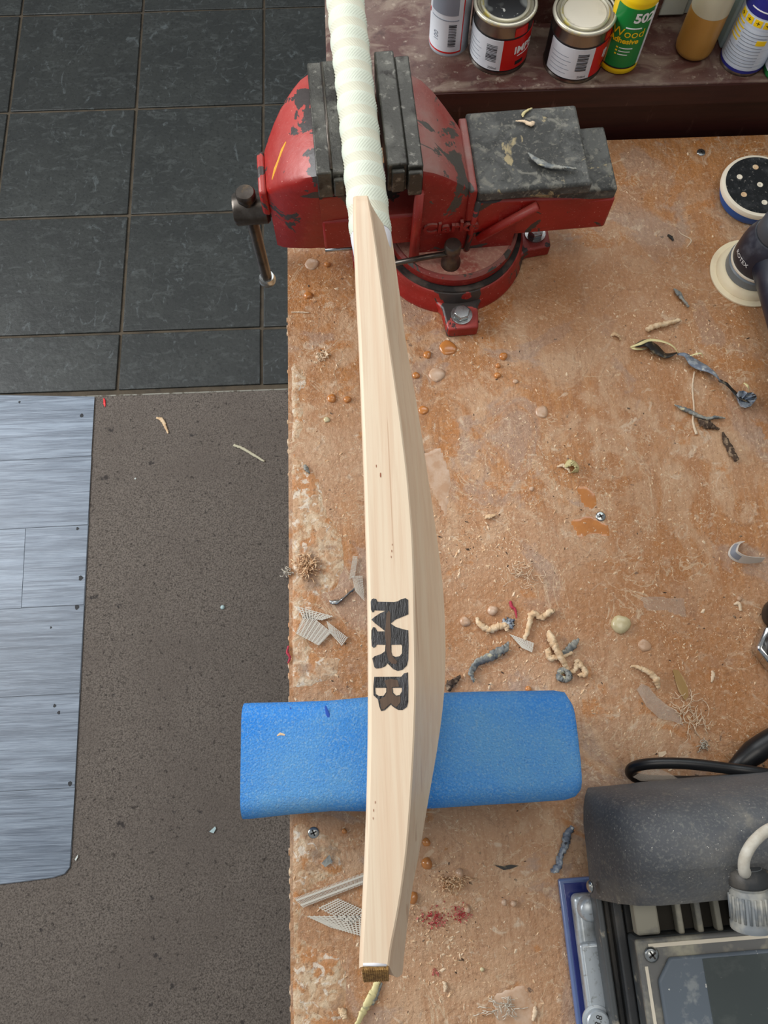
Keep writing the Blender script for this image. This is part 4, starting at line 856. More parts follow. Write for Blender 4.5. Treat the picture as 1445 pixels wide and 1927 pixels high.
# dark side rails
for (xa, xb, za, zb_, mt) in [(1124, 1136, .0335, .056, 'machine'), (1137, 1154, .0335, .044, 'rail'), (1155, 1172, .0335, .062, 'rail'), (1173, 1194, .0335, .056, 'rail')]:
    ua, va = U(xa, 1712, zb_); ub2, _ = U(xb, 1712, zb_)
    bevel(mesh('side_rail', *mbox(ua, ub2, va - .012, va + .20, za, zb_), M[mt], mc), .0015)
# inner body that carries the lid
ui, vi = U(1196, 1768, .086)
bevel(mesh('body', *mbox(ui, ui + .30, vi, vi + .19, .0335, .082), M['machine'], mc), .003)
bevel(mesh('body', *mbox(U(1196, 1712, .07)[0], ui + .30, vi - .085, vi - .0005, .0335, .066), M['machine'], mc), .002)
# grille ribs
ug, vg = U(1250, 1745, .078)
mesh('grille_well', *mbox(ug - .004, ug + .085, vg - .040, vg + .004, .0662, .068), M['dark_void'], mc)
bevel(mesh('grille_cheek', *mbox(ui + .004, ug - .004, vg - .040, vi - .001, .0662, .080), M['grille'], mc), .002)
for k in range(7):
    bevel(mesh('grille_rib', *mbox(ug + .0115 + k * .0165, ug + .0165 + k * .0165, vg - .040, vg + .006, .0682, .080), M['grille'], mc), .0015)
# lid: rim, corner screw, panels
lid = bevel(mesh('lid', *mbox(ui - .001, ui + .31, vi, vi + .20, .0822, .088), M['lid_rim'], mc), .002)
w = .007
mesh('gasket_line', *mbox(ui + .009, ui + .30, vi + .0035, vi + .0065, .0880, .0888), M['cream_rim'], lid)
mesh('gasket_line', *mbox(ui + .0035, ui + .0060, vi + .020, vi + .20, .0880, .0888), M['cream_rim'], lid)
def mprism(pts, z0, z1):
    V = [MB(u, v, z0) for u, v in pts] + [MB(u, v, z1) for u, v in pts]; n = len(pts)
    return V, [tuple(range(n - 1, -1, -1)), tuple(range(n, 2 * n))] + [(i, (i + 1) % n, n + (i + 1) % n, n + i) for i in range(n)]
cov = bevel(mesh('cover_plate', *mprism([(ui + .012, vi + .030), (ui + .024, vi + .014), (ui + .31, vi + .014), (ui + .31, vi + .20), (ui + .012, vi + .20)], .088, .0935), M['lid_panel'], mc), .002)
bevel(mesh('dark_panel', *mprism([(ui + .050, vi + .0165), (ui + .31, vi + .0165), (ui + .31, vi + .20), (ui + .050, vi + .20)], .0936, .0942), M['lid_dark_panel'], cov), .0003)
p_ = MB(ui + .0105, vi + .0115, .0885)
sw = mesh('screw', *lathe([(.0005, -.001), (.0062, -.001), (.0062, .0006), (.0050, .0022), (.0030, .0030), (.0003, .0033)], p_, 24), M['steel_bright'], mc, smooth=True)
for a_ in (.6, .6 + math.pi / 2):
    d = Vector((math.cos(a_), math.sin(a_), 0)) * .0034; e = Vector((-math.sin(a_), math.cos(a_), 0)) * .0007
    mesh('slot', *prism([(p_ + d + e).xy, (p_ - d + e).xy, (p_ - d - e).xy, (p_ + d - e).xy], p_.z + .0022, p_.z + .0035), M['black_gap'], sw)
# hood
HT = .150
prof_px = [(1480, .045), (1487, .070), (1502, .105), (1528, .132), (1565, .146), (1610, .150), (1648, .149), (1652, .147), (1690, .137), (1714, .127)]
def hood_pt(px, py, z): return B(px, py, z)
NSX = [(-1, 1.0), (0, 1.0)]
secs = []
left_top = 1150
for k, (sx_, ins, low) in enumerate([(0.0, .0, 1), (.004, .0, .72), (.012, 0, .40), (.024, 0, .14), (.040, 0, .03), (.06, 0, 0), (.20, 0, 0), (.30, 0, 0)]):
    sec = []
    for i, (py, z) in enumerate(prof_px):
        zz = z - (z - .045) * low * (.85 if z > .05 else 0)
        ctr = B(1160, py, z); Y = ctr.y
        ybase = Y + (.0 if low < .9 else 0)
        x = B(1097, 1550, .055).x + sx_ + (0 if sx_ > .05 else [.011, .0085, .0055, .002, 0, 0, 0, 0, 0, 0][i])
        sec.append(Vector((x, Y + .022 * sx_ * 2.2, BZ + zz)))
    sec2 = [Vector((p.x, p.y, p.z - .004 if p.z > BZ + .05 else p.z - .002)) for p in reversed(sec)]
    secs.append(sec + sec2)
hood = mesh('hood', *loft(secs), M['hood'], mc, smooth=True, sharp=45)
hp = B(1113, 1668, .075)
mesh('hood_screw', *lathe([(.0005, 0), (.005, 0), (.0048, .0016), (.003, .0028), (.0003, .003)], hp + Vector((-.0006, 0, 0)), 20, (-1, 0, .25)), M['steel_bright'], hood, smooth=True)
# cable gland and white cable
g0 = B(1412, 1705, .135)
gl = mesh('cable_gland', *lathe([(.0005, -.016), (.0165, -.016), (.0165, -.012), (.0150, -.010), (.0150, .012), (.0135, .014), (.0145, .016), (.0145, .026), (.011, .030), (.0005, .031)], g0, 30, (-.02, 1, .22)), M['gland'], mc, smooth=True, sharp=40)
q = Vector((0, 0, 1)).rotation_difference(Vector((-.02, 1, .22)).normalized())
for k in range(22):
    a_ = 2 * math.pi * k / 22; d = q @ Vector((math.cos(a_), math.sin(a_), 0)); ax = q @ Vector((0, 0, 1))
    mesh('gland_rib', *tube([g0 + d * .0152 - ax * .009, g0 + d * .0152 + ax * .010], .0011, 6), M['gland'], gl, smooth=True)
mesh('gland_cap', *lathe([(.0150, .0), (.0158, .002), (.0152, .011), (.010, .014), (.0005, .0145)], g0 + q @ Vector((0, 0, .0165)), 30, (-.02, 1, .22)), M['rail'], gl, smooth=True)
wc = spline([g0 + q @ Vector((0, 0, .026)), B(1400, 1640, .160), B(1402, 1612, .168), B(1422, 1580, .170), B(1460, 1555, .165), B(1530, 1545, .150), B(1600, 1560, .1)], 8)
mesh('white_cable', *tube(wc, .0043, 14), M['white_cable'], mc, smooth=True)
# black mains cable loop
bc = spline([B(1600, 1490, .03), B(1445, 1457, .05), B(1370, 1446, .05), B(1290, 1437, .05), B(1225, 1437, .046), B(1192, 1444, .036), B(1188, 1457, .022), B(1215, 1468, .012), B(1290, 1470, .008), B(1400, 1472, .008), B(1600, 1500, .008)], 10)
cb = mesh('black_cable', *tube(bc, .0052, 16), M['black_cable'], smooth=True); finish(cb, 'glossy black cable looped beside the grey machine hood', 'cable')
bc2 = spline([B(1372, 1452, .012), B(1392, 1438, .020), B(1420, 1415, .022), B(1460, 1388, .022), B(1540, 1350, .012)], 8)
cb2 = mesh('black_plug_lead', *tube(bc2, [.006, .009, .012, .011, .008], 16), M['black_cable'], smooth=True); finish(cb2, 'thick black moulded plug lead at the right edge', 'cable')
# torn adhesive film on hood
def film(name, pts, z, mat, label=None, cat=None, parent=None, th=.0003, seed=0):
    poly = [P(x, y, z) for x, y in pts]
    V, Fc = prism([p.xy for p in poly], z, z + th)
    V = [(v[0], v[1], v[2] + .0008 * abs(math.sin(v[0] * 300 + seed))) for v in V]
    o = mesh(name, V, Fc, mat, parent)
    return finish(o, label, cat) if label else o
film('plastic_film', [(1190, 1462), (1212, 1448), (1240, 1446), (1264, 1458), (1276, 1466), (1235, 1470), (1205, 1470)], BZ + .028, M['film'], 'torn clear film caught under the black cable loop', 'plastic film')

# ------------------------------------------------------------------ debris on the bench
def strip(name, pts, w, mat, label, cat, flat=.35, twist=0.0, lift=0.0, jit=.34, m=10, n=10, group=None, z=BZ, parts=None):
    ws = w if isinstance(w, (list, tuple)) else [w * .5, w, w, w * .5]
    mx = max(ws)
    base = [P(x, y, z) + Vector((0, 0, mx * (flat if not twist else .75) + lift * math.sin(math.pi * i / max(1, len(pts) - 1)))) for i, (x, y) in enumerate(pts)]
    path = spline(base, m); rj = random.Random(int(pts[0][0] * 7 + pts[0][1])); path = [p + Vector((rj.uniform(-1, 1), rj.uniform(-1, 1), rj.uniform(0, .6))) * mx * .10 for p in path]
    o = mesh(name, *tube(path, ws, n, flat, twist, jit), mat, None, smooth=True); return finish(o, label, cat, group)
def ribbon(pts, w, z=BZ, lift=.002, tw=.8, n=7):
    return tube(spline([P(x, y, z) + Vector((0, 0, lift + (.003 * math.sin(i * 1.9)))) for i, (x, y) in enumerate(pts)], n), w, 8, .22, tw, .06)
# the long twisted strip of old grip: differently coloured stretches are its parts
gs = thing('twisted_rubber_strip', B(1300, 700), 'long twisted strip of old black, cream and blue-grey rubber', 'rubber strip')
mesh('black_stretch', *ribbon([(1192, 655), (1212, 652), (1232, 660), (1250, 672), (1270, 670)], [.002, .006, .0095, .007, .002], lift=.005), M['strip_black'], gs, smooth=True)
mesh('cream_edge', *ribbon([(1183, 660), (1200, 656), (1218, 646), (1240, 648), (1258, 660), (1271, 671)], [.001, .0022, .0025, .0025, .0015], lift=.009), M['strip_cream'], gs, smooth=True)
mesh('cream_edge', *ribbon([(1183, 657), (1190, 663), (1206, 660), (1220, 656)], [.001, .0022, .002, .0008], lift=.006), M['strip_cream'], gs, smooth=True)
mesh('blue_grey_stretch', *ribbon([(1271, 671), (1284, 675), (1300, 684), (1322, 696), (1338, 710), (1352, 722)], [.0015, .003, .008, .009, .005, .002], lift=.006), M['strip_blue'], gs, smooth=True)
mesh('cream_edge', *ribbon([(1292, 678), (1310, 676), (1318, 682)], [.0006, .0016, .0006], lift=.011), M['strip_cream'], gs, smooth=True)
mesh('black_stretch', *ribbon([(1350, 720), (1362, 730), (1376, 738), (1390, 752), (1404, 764)], [.002, .0025, .003, .006, .003], lift=.006), M['strip_black'], gs, smooth=True)
ap = B(1390, 757, .004); fan = [(1385, 744), (1390, 736), (1399, 735), (1407, 739), (1415, 738), (1423, 743), (1424, 750), (1419, 757), (1413, 764), (1403, 767), (1394, 764)]
fp = [B(x, y, .012 if k % 2 else .005) for k, (x, y) in enumerate(fan)]; nf = len(fp)
V = [ap] + fp + [ap - Vector((0, 0, .0015))] + [p - Vector((0, 0, .0012)) for p in fp]
Fc = [(0, k + 1, k + 2) for k in range(nf - 1)] + [(nf + 1, nf + k + 3, nf + k + 2) for k in range(nf - 1)] + [(k + 1, nf + k + 2, nf + k + 3, k + 2) for k in range(nf - 1)] + [(0, nf + 1, nf + 2, 1), (0, nf, 2 * nf + 1, nf + 1)]
mesh('fan_end', V, Fc, M['strip_blue'], gs)
mesh('cream_edge', *ribbon([(1387, 734), (1392, 742), (1398, 750)], [.001, .002, .001], lift=.018), M['strip_cream'], gs, smooth=True)
strip('glue_roll', [(1215, 624), (1232, 616), (1252, 612), (1278, 605)], [.003, .0036, .003, .0022], M['putty'], 'tan roll of dried glue above the long twisted strip', 'glue roll', .9)
strip('rubber_sliver', [(1268, 764), (1286, 772), (1306, 781), (1326, 789), (1345, 787), (1362, 789)], [.0008, .003, .0035, .003, .0028, .001], M['strip_grey'], 'thin grey-green rubber sliver below the long twisted strip', 'rubber strip', .6, 1.5)
strip('dark_fluff', [(1312, 790), (1322, 797), (1331, 801), (1344, 806), (1352, 809)], [.001, .005, .005, .0018, .001], M['dark_fluff'], 'dark brown wisp of fluff just under the grey-green sliver', 'fluff', .5, 0, 0, .4, 8)
strip('dark_fluff', [(1358, 815), (1364, 830), (1374, 850), (1385, 868)], [.0012, .003, .004, .0028], M['dark_fluff'], 'dark brown bark-like scrap, lowest of the dark scraps right', 'scrap', .6, 0, 0, .35, 8)
strip('glue_thread', [(1306, 700), (1302, 730), (1305, 770), (1303, 795), (1310, 818)], [.0008, .0010, .0010, .0012, .0018], M['thread'], 'straight pale thread of dried glue crossing the grey-green sliver', 'thread', .6)
strip('rubber_scrap', [(1266, 546), (1276, 556), (1284, 568), (1294, 580)], [.0012, .004, .0034, .0026], M['strip_grey'], 'small grey and yellow rubber scrap near the sander', 'rubber strip', .5, 1.4, 0, .3)
strip('wood_shaving', [(1148, 634), (1156, 630), (1164, 636), (1168, 642)], [.001, .003, .003, .001], M['putty'], 'small beige shaving left of the long twisted strip', 'shaving', .4, 1.2)
strip('dark_fleck', [(1256, 443), (1262, 448), (1266, 454)], [.001, .0022, .001], M['strip_black'], 'tiny black fleck midway between anvil and sander', 'fleck', .6)
strip('wood_shaving', [(1292, 466), (1300, 452), (1282, 441), (1276, 434)], [.0004, .0008, .0006, .0004], M['thread'], 'thin pale fibre beside the tiny black fleck', 'shaving', .6)
# curled paper tape near the right edge
pts = [(1397, 1017), (1384, 1022), (1376, 1032), (1374, 1042), (1380, 1050), (1392, 1056), (1408, 1058), (1425, 1057), (1437, 1055)]
path = spline([B(*p, .005) for p in pts], 6); secs = []
for i, p in enumerate(path):
    d = (path[min(i + 1, len(path) - 1)] - path[max(i - 1, 0)]).normalized(); nn = d.cross(Vector((0, 0, 1))); f = i / (len(path) - 1); hw = .0075 * math.sin(math.pi * (0.12 + .76 * (1 - f))) ** 1 + .0015
    secs.append([p + Vector((0, 0, -.0045)) + nn * .0006 * 0, p + nn * .0004 + Vector((0, 0, -.0045)), p + nn * (.0004 - hw * .55) + Vector((0, 0, hw)), p + nn * (-hw * .55) + Vector((0, 0, hw))])
tp = thing('curled_tape', B(1400, 1040), 'curled white strip of paper tape near the right edge', 'tape')
mesh('paper', *loft(secs), M['white_tape_print'], tp, smooth=True, sharp=40)
sec2 = [[s[2] * .5 + s[1] * .5 + Vector((0, 0, .0006)) + (s[2] - s[1]) * k + (s[0] - s[1]) * .0 for k in (-.28, .28)] + [s[2] * .5 + s[1] * .5 + (s[2] - s[1]) * k for k in (.28, -.28)] for s in secs[6:30]]
mesh('printed_band', *loft(sec2), M['grey_print'], tp)
# rolls of dried glue and rubber shavings in the middle
G = 'dried glue rolls by the foam block'
strip('glue_roll', [(896, 1163), (903, 1176), (920, 1186), (936, 1180), (951, 1179), (953, 1188)], [.0016, .003, .0034, .0038, .0032, .002], M['putty'], 'curved tan glue roll with a flat grey scrap at its end', 'glue roll', .7, 0, 0, .25)
strip('rubber_scrap', [(950, 1168), (957, 1172), (963, 1178)], [.003, .006, .003], M['strip_blue'], 'small flat dark grey scrap touching the curved glue roll', 'rubber strip', .3)
strip('glue_roll', [(986, 1205), (992, 1188), (996, 1170), (1002, 1156), (1018, 1163), (1032, 1154), (1042, 1150)], [.002, .0026, .003, .0036, .003, .0034, .002], M['putty'], 'hook-shaped crumbly glue roll above the scrap of mesh', 'glue roll', .8, 0, 0, .35)
strip('glue_roll', [(1030, 1188), (1036, 1204), (1044, 1224), (1056, 1244), (1068, 1262)], [.002, .0040, .0036, .0032, .002], M['putty'], 'straight pale glue roll crossing over a grey strip', 'glue roll', .9, 0, .004, .25)
strip('rubber_strip', [(1088, 1203), (1078, 1214), (1066, 1226), (1053, 1234)], [.001, .0038, .0045, .003], M['strip_grey'], 'pointed grey rubber strip under the straight glue roll', 'rubber strip', .4, .9)
strip('glue_roll', [(1030, 1220), (1033, 1238), (1046, 1238), (1058, 1236), (1076, 1228)], [.003, .0032, .0028, .0028, .002], M['putty'], 'bent glue roll lying beneath the straight pale one', 'glue roll', .8, 0, 0, .3)
pts = [(1050, 1268), (1057, 1261), (1066, 1265), (1070, 1274), (1062, 1279), (1052, 1276), (1049, 1268)]
strip('glue_ring', pts, [.0026, .0034, .003, .0034, .003, .0034, .0026], M['strip_grey'], 'small closed grey ring of rolled glue near the foam', 'glue roll', .9, 0, 0, .2)
strip('glue_roll', [(1068, 1266), (1080, 1262), (1086, 1248), (1094, 1256), (1100, 1268), (1086, 1272)], [.0016, .0024, .0034, .0028, .003, .0018], M['putty'], 'zigzag pale glue roll just right of the grey ring', 'glue roll', .8, 0, 0, .35)
strip('rubber_strip', [(956, 1210), (948, 1222), (930, 1232), (906, 1244), (892, 1254), (886, 1268), (892, 1284)], [.0012, .004, .0052, .004, .004, .0045, .002], M['strip_grey'], 'long bent grey rubber strip left of the mesh scrap', 'rubber strip', .45, 1.1)
strip('glue_roll', [(1186, 1254), (1204, 1259), (1220, 1268), (1232, 1281), (1238, 1295)], [.0012, .0022, .003, .0038, .0018], M['putty'], 'lone curved tan glue roll below the round glue drop', 'glue roll', .8, 0, .002, .25)
strip('red_thread', [(959, 1132), (963, 1142), (969, 1148), (972, 1164)], [.0014, .0018, .0014, .0006], M['red_thread'], 'short red and white fleck above the tan glue rolls', 'thread', .6, 0, 0, .3)
strip('dark_fluff', [(842, 1300), (848, 1288), (858, 1280), (866, 1272)], [.002, .004, .0025, .001], M['dark_fluff'], 'dark fibrous tuft between the bat and the foam block', 'fluff', .6, 0, 0, .4)
strip('twisted_scrap', [(1076, 1556), (1066, 1570), (1063, 1590), (1054, 1606), (1050, 1624), (1042, 1640)], [.0022, .004, .0046, .003, .0036, .003], M['strip_blue'], 'knobbly black and white twisted scrap beside the machine hood', 'scrap', .8, 3.0, 0, .35)
strip('wood_shaving', [(1062, 880), (1074, 872), (1084, 884), (1074, 892)], [.0016, .005, .005, .0016], M['shaving'], 'pale yellow-green curl of shaving in the bench middle', 'shaving', .25, 1.4)
strip('wood_shaving', [(1048, 880), (1058, 877), (1068, 884), (1072, 892)], [.0008, .0022, .0024, .0010], M['dust_pale'], 'thin cream crescent shaving beside the yellow-green curl', 'shaving', .5, .8)
strip('wood_shaving', [(912, 976), (920, 973), (932, 970)], [.0012, .0030, .0016], M['putty'], 'small orange-tan chip left of the bench screw', 'shaving', .4, .5)
strip('wood_shaving', [(1006, 1893), (1006, 1905), (1002, 1920)], [.0014, .0022, .0012], M['dust_pale'], 'short cream splinter near the blue board corner', 'shaving', .6)
strip('wood_shaving', [(834, 1846), (838, 1856), (836, 1866)], [.001, .0022, .001], M['dust_pale'], 'curved cream chip lying right of the bat toe', 'shaving', .6)
strip('wood_shaving', [(637, 1898), (646, 1904), (649, 1916)], [.0016, .0034, .0022], M['putty'], 'chunky orange wood chip left of the toe string', 'shaving', .5, .4)
strip('wood_shaving', [(548, 588), (565, 588), (582, 589)], [.0005, .0009, .0005], M['thread'], 'fine straw-like fibre near the bench edge below the vise', 'shaving', .8)
strip('wood_shaving', [(573, 876), (577, 884), (583, 892)], [.0014, .003, .001], M['strip_grey'], 'small grey-white scrap by the bench edge', 'scrap', .4, .9)
strip('fluff_tuft', [(1380, 1138), (1389, 1136), (1393, 1150)], [.0008, .0022, .0014], M['dust_pale'], 'small white curl above the chrome collared tool', 'shaving', .5)
strip('wood_shaving', [(1338, 1262), (1341, 1270), (1338, 1284)], [.0008, .0020, .0010], M['dust_pale'], 'tiny forked cream chip on bare orange wood', 'shaving', .5, 0, 0, .4)
strip('foil_strip', [(621, 1134), (634, 1133), (646, 1126), (656, 1118), (668, 1108)], [.0022, .0028, .002, .002, .0012], M['steel_bright'], 'crinkled shiny foil strip beside the upper fibre mesh', 'foil', .4, 2.5, 0, .3)
strip('string', [(712, 1842), (704, 1862), (694, 1882), (682, 1906), (668, 1934)], [.0022, .0034, .0042, .0034, .0026], M['strip_cream'], 'frayed yellowish string lying on the bench at the bat toe', 'string', .5, .8, 0, .15)
strip('string_strand', [(719, 1848), (710, 1866), (702, 1884), (700, 1890)], [.0008, .0022, .0026, .0008], M['strip_grey'], 'short loose grey strand split off the toe string', 'string', .5, .6)
strip('red_thread', [(543, 1216), (541, 1228), (546, 1238), (542, 1248)], [.0008, .0014, .0012, .0008], M['red_thread'], 'tangled red thread hanging on the bench edge', 'thread', .8, 0, .002)
# crumb clumps and tangles
def tangle(name, cx, cy, sx, sy, nfib, mat, label, cat, rr=.00035, seed=1, h=.006):
    rnd = random.Random(seed); parts = []
    for k in range(nfib):
        x, y = cx + rnd.gauss(0, sx * .4), cy + rnd.gauss(0, sy * .4); a_ = rnd.uniform(0, 6.28); pts = []
        for q in range(6):
            pts.append(B(x, y, .0006 + rnd.uniform(0, h) * math.sin(math.pi * q / 5))); a_ += rnd.uniform(-.8, .8); x += math.cos(a_) * sx * .16; y += math.sin(a_) * sy * .16
        parts.append(tube(spline(pts, 3), rr, 4))
    return finish(mesh(name, *join(*parts), mat), label, cat)
tangle('thread_tangle', 1298, 1345, 36, 48, 34, M['thread'], 'loose tangle of fine pale threads above the black cable', 'threads', .00033, 3)
tangle('fluff_clump', 1322, 1402, 10, 10, 26, M['fibre'], 'small grey fluff knot at the end of thread tangle', 'fluff', .0004, 5)
tangle('fluff_clump', 541, 1077, 9, 9, 24, M['fibre'], 'whitish bristly tuft overhanging the bench edge', 'fluff', .0004, 6)
tangle('shaving_clump', 580, 1068, 22, 20, 60, M['dust'], 'heap of fine curly shavings beside the bench edge', 'shavings', .0006, 8, .008)
tangle('shaving_clump', 850, 1660, 26, 20, 46, M['dust'], 'heap of fine curly shavings right of the bat toe', 'shavings', .0006, 9, .008)
tangle('fibre_wisp', 985, 1080, 30, 26, 26, M['thread'], 'spread of pale hair-like fibres right of the bat blade', 'fibres', .0003, 11)
tangle('fibre_wisp', 945, 1895, 34, 26, 30, M['fibre'], 'spread of grey hair-like fibres near the lower frame edge', 'fibres', .0003, 12)
def crumbs(name, cx, cy, r, nn, mat, label, cat, sz=(.001, .0028), seed=2):
    rnd = random.Random(seed); parts = []
    for k in range(nn):
        p = B(cx + rnd.gauss(0, r * .45), cy + rnd.gauss(0, r * .4)); s_ = rnd.uniform(*sz)
        V = [Vector((rnd.uniform(-1, 1), rnd.uniform(-1, 1), rnd.uniform(0, 1.4))) * s_ + p for _ in range(6)]
        parts.append((V, [(0, 1, 2), (0, 2, 3), (0, 3, 4), (0, 4, 1), (5, 2, 1), (5, 3, 2), (5, 4, 3), (5, 1, 4)]))
    o = finish(mesh(name, *join(*parts), mat), label, cat); o['kind'] = 'stuff'; return o
crumbs('glue_crumbs', 605, 672, 15, 40, M['dust_pale'], 'little heap of pale crumbs by the bench edge', 'crumbs')
crumbs('red_dust', 818, 1728, 26, 150, M['dust_red'], 'scatter of red dust right of the bat toe', 'dust', (.0005, .0016), 4)
crumbs('red_dust', 868, 1718, 20, 120, M['dust_red'], 'pinkish red dust around a glue drop, right of the toe', 'dust', (.0005, .0015), 5)
crumbs('red_dust', 818, 1830, 8, 24, M['dust_red'], 'small patch of red dust nearest the lower edge', 'dust', (.0005, .0013), 6)
# films
film('glue_film', [(1198, 1298), (1206, 1286), (1220, 1292), (1236, 1312), (1256, 1328), (1272, 1336), (1282, 1352), (1286, 1366), (1268, 1358), (1240, 1352), (1216, 1330)], BZ + .0005, M['film'], 'translucent strip of dried glue film beside the thread tangle', 'glue film')
film('glue_leaf', [(1265, 1260), (1276, 1261), (1286, 1276), (1294, 1296), (1295, 1310), (1288, 1318), (1276, 1300), (1270, 1280)], BZ + .0008, M['leaf_film'], 'leaf-shaped amber flake of glue above the thread tangle', 'glue flake')
film('paper_scrap', [(605, 1624), (620, 1608), (626, 1622), (612, 1632)], BZ + .0022, M['strip_grey'], 'small pinkish-grey paper scrap beside the lower fibre mesh', 'scrap')
film('white_scrap', [(1238, 1416), (1252, 1413), (1254, 1418), (1246, 1424), (1240, 1424)], BZ + .001, M['dust_pale'], 'small white scrap just above the black cable', 'scrap')
# woven glass-fibre tape offcuts
def fibre_tape(quad, nu, nv, label, th=.00045, z=.0028, wu=.28, wv=.28):
    a_, b_, c_, d_ = [B(x, y, z) for x, y in quad]; parts = []
    def pt(u, v): return (a_.lerp(b_, u)).lerp(d_.lerp(c_, u), v)
    def bar(p, q, w_, hgt):
        d = (q - p).normalized(); e = Vector((-d.y, d.x, 0)) * w_
        V = [p + e, p - e, q - e, q + e]; V = [Vector((v.x, v.y, v.z + hgt)) for v in V] + [Vector((v.x, v.y, v.z + hgt + th)) for v in V]
        return V, [(3, 2, 1, 0), (4, 5, 6, 7), (0, 1, 5, 4), (1, 2, 6, 5), (2, 3, 7, 6), (3, 0, 4, 7)]
    Lu = (b_ - a_).length; Lv = (d_ - a_).length
    for i in range(nu): u = (i + .5) / nu; parts.append(bar(pt(u, 0), pt(u, 1), Lu / nu * wu * .5, 0))
    for j in range(nv): v = (j + .5) / nv; parts.append(bar(pt(0, v), pt(1, v), Lv / nv * wv * .5, th * .8))
    return finish(mesh('fibre_tape', *join(*parts), M['fibre']), label, 'fibre mesh', 'woven glass-fibre offcuts')
fibre_tape([(575, 1150), (624, 1190), (600, 1215), (556, 1192)], 8, 17, 'large square white fibre mesh offcut near the bench edge', wv=.45)
fibre_tape([(557, 1140), (628, 1160), (606, 1167), (570, 1164)], 10, 5, 'spiky narrow mesh offcut above the large square one')
fibre_tape([(614, 1168), (655, 1200), (643, 1216), (620, 1190)], 12, 7, 'tapering mesh offcut right of the large square one')
fibre_tape([(664, 1046), (673, 1047), (668, 1086), (657, 1090)], 6, 18, 'upright narrow mesh strip beside the bat')
fibre_tape([(662, 1084), (682, 1083), (686, 1132), (668, 1112)], 9, 14, 'trapezoid mesh offcut below the upright strip')
fibre_tape([(553, 1690), (684, 1642), (684, 1664), (570, 1708)], 52, 2, 'long comb-like mesh strip passing under the bat toe', wu=.42)
fibre_tape([(598, 1708), (636, 1690), (690, 1714), (662, 1742)], 9, 12, 'upper of two overlapping mesh offcuts by the toe', wu=.3)
fibre_tape([(576, 1724), (690, 1722), (686, 1764), (622, 1744)], 12, 9, 'lower of two overlapping mesh offcuts by the toe', wu=.3)
fibre_tape([(958, 1193), (1005, 1210), (1001, 1228), (982, 1219)], 9, 8, 'small tan mesh scrap among the glue rolls')
# scraps on the anvil
AZ = BZ + .1535
strip('anvil_shaving', [(992, 292), (1005, 303), (1024, 314), (1048, 319), (1066, 320), (1084, 322)], [.0008, .003, .0045, .003, .0024, .0014], M['strip_grey'], 'curved grey and tan shaving on the anvil of the vise', 'shaving', .5, .8, 0, .2, z=AZ)
strip('anvil_shaving', [(970, 230), (984, 231), (998, 236), (1003, 232)], [.0006, .0016, .003, .002], M['dust_pale'], 'cream shaving at the back of the anvil', 'shaving', .6, 0, 0, .2, z=AZ)
strip('anvil_shaving', [(984, 222), (984, 216), (994, 208), (1001, 205)], [.0008, .0018, .0012, .0006], M['shaving'], 'thin hooked shaving at the back edge of the anvil', 'shaving', .6, 0, 0, .2, z=AZ)
def lumps(z, pts, mat, label):
    pass

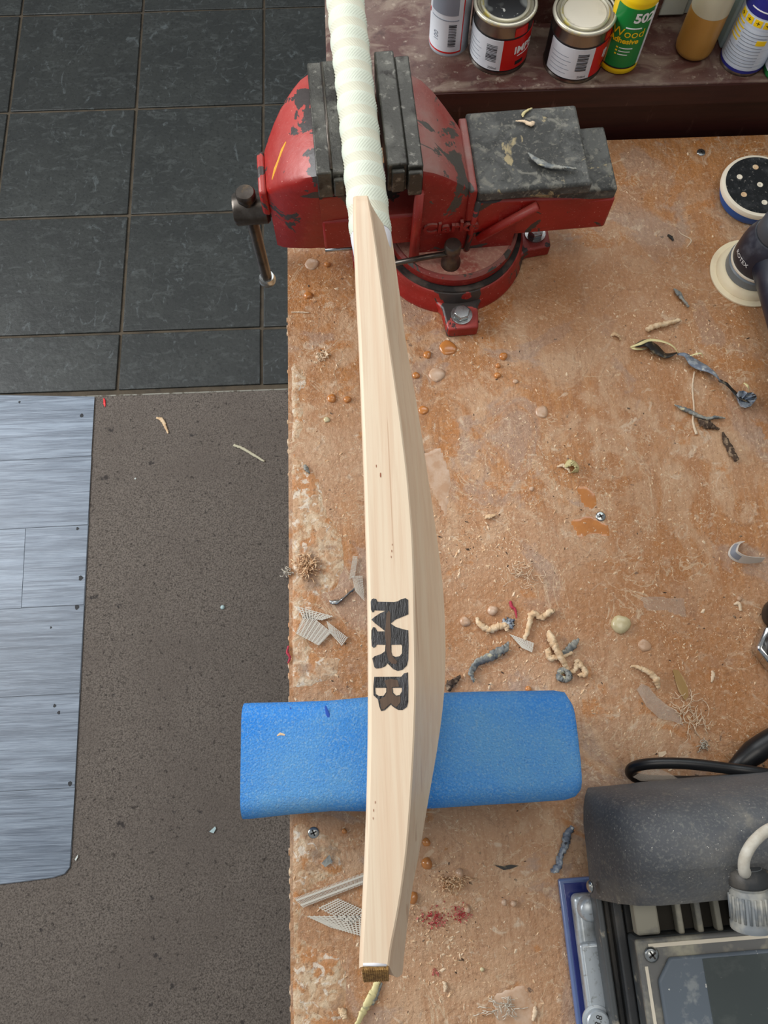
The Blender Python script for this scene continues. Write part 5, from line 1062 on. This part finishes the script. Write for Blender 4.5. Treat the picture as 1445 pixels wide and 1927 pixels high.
# fine sawdust, everywhere on the bench
def sawdust(name, nchips, mats, label, seed):
    rnd = random.Random(seed); V = []; Fc = []; mi = []
    spots = [(600, 560, 60, 1.0), (600, 700, 50, .8), (600, 960, 55, 1.0), (590, 1080, 30, 1.2), (605, 1250, 50, 1.0), (600, 1650, 45, .8), (600, 1830, 50, .8), (820, 1740, 70, 1.6), (840, 1660, 40, .8), (850, 1840, 60, .7), (960, 1060, 70, 1.2), (900, 1000, 70, 1.0), (1320, 640, 90, 1.2), (1240, 620, 70, .8), (1000, 860, 130, 1.0), (900, 640, 80, .7), (1100, 900, 120, .9), (950, 1240, 60, .8), (1060, 1250, 50, .7), (1400, 1180, 40, .7), (1250, 980, 130, .8), (1260, 1200, 120, .7), (1080, 1320, 60, .6), (1280, 1360, 90, .6), (760, 560, 40, .5), (850, 1050, 60, .8)]
    ws = [s_[3] * s_[2] for s_ in spots]; tot = 0
    while tot < nchips:
        if rnd.random() < .42: px, py = rnd.uniform(545, 1460), rnd.uniform(262, 1940)
        else:
            s_ = rnd.choices(spots, ws)[0]; px, py = rnd.gauss(s_[0], s_[2] * .6), rnd.gauss(s_[1], s_[2] * .6)
        p = B(px, py)
        if p.x < bx0 + .002 or p.y > by1 - .003 or p.x > .62: continue
        if (p.x - vx) ** 2 + (p.y - vy) ** 2 < .088 ** 2: continue
        ln = min(.0042, .0004 + rnd.expovariate(1 / .00047)); wd = ln * rnd.uniform(.25, .7); hh = ln * rnd.uniform(.2, .5); a_ = rnd.uniform(0, 6.28); ca, sa = math.cos(a_), math.sin(a_); k = len(V)
        for (u, v, z) in ((-1, -.3, 0), (-.2, -1, 0), (1, -.2, 0), (.3, 1, 0), (-.4, -.1, 1), (.4, .2, 1)):
            u *= ln; v *= wd; V.append((p.x + u * ca - v * sa, p.y + u * sa + v * ca, BZ - .0001 + z * hh))
        fs = [(0, 1, 4), (1, 5, 4), (1, 2, 5), (2, 3, 5), (3, 4, 5), (3, 0, 4)]
        m_ = rnd.choices((0, 1, 2), (6, 3, .6))[0]
        for f in fs: Fc.append(tuple(i + k for i in f)); mi.append(m_)
        tot += 1
    o = mesh(name, V, Fc, None)
    for m_ in mats: o.data.materials.append(m_)
    o.data.polygons.foreach_set('material_index', mi)
    return finish(o, label, 'sawdust', kind='stuff')
sawdust('sawdust', 20000, [M['dust'], M['dust_pale'], M['dark_fluff']], 'fine pale sawdust and wood crumbs strewn across the workbench', 11)

# ------------------------------------------------------------------ scraps on the carpet
CZ = .004
strip('straw_stick', [(440, 838), (458, 845), (478, 857), (498, 869)], [.0028, .0032, .0030, .0022], M['stick'], 'straight pale straw-like stick on the carpet', 'stick', .6, z=CZ)
strip('wood_sliver', [(295, 787), (305, 791), (311, 803), (317, 816)], [.0022, .0046, .0030, .0018], M['putty'], 'forked tan wood sliver on the carpet near tiles', 'wood sliver', .5, z=CZ)
strip('red_fleck', [(196, 750), (198, 766)], [.0014, .003, .0012], M['red_cap'], 'tiny red fleck at the corner of the vinyl offcut', 'fleck', .4, z=CZ)
film('plastic_chip', [(394, 1565), (405, 1555), (407, 1559), (402, 1568)], CZ + .001, M['pale_plastic'], 'small pale triangular chip on the carpet', 'chip', th=.0012)
film('plastic_chip', [(141, 1617), (147, 1608), (147, 1613), (143, 1620)], CZ + .001, M['white_frame'], 'white sliver beside the torn corner of the vinyl', 'chip', th=.0012)
def pebble(px, py, r, mat, label):
    c = P(px, py, CZ); V, Fc = lathe([(r, -.0005), (r * .9, r * .5), (r * .4, r * .8), (.0003, r * .85)], c, 10)
    finish(mesh('crumb', V, Fc, mat, smooth=True), label, 'crumb')
pebble(419, 1143, .005, M['pale_plastic'], 'pale round crumb on the carpet below the straw-like stick')
pebble(255, 901, .0025, M['white_frame'], 'tiny white crumb on the carpet near the vinyl offcut')
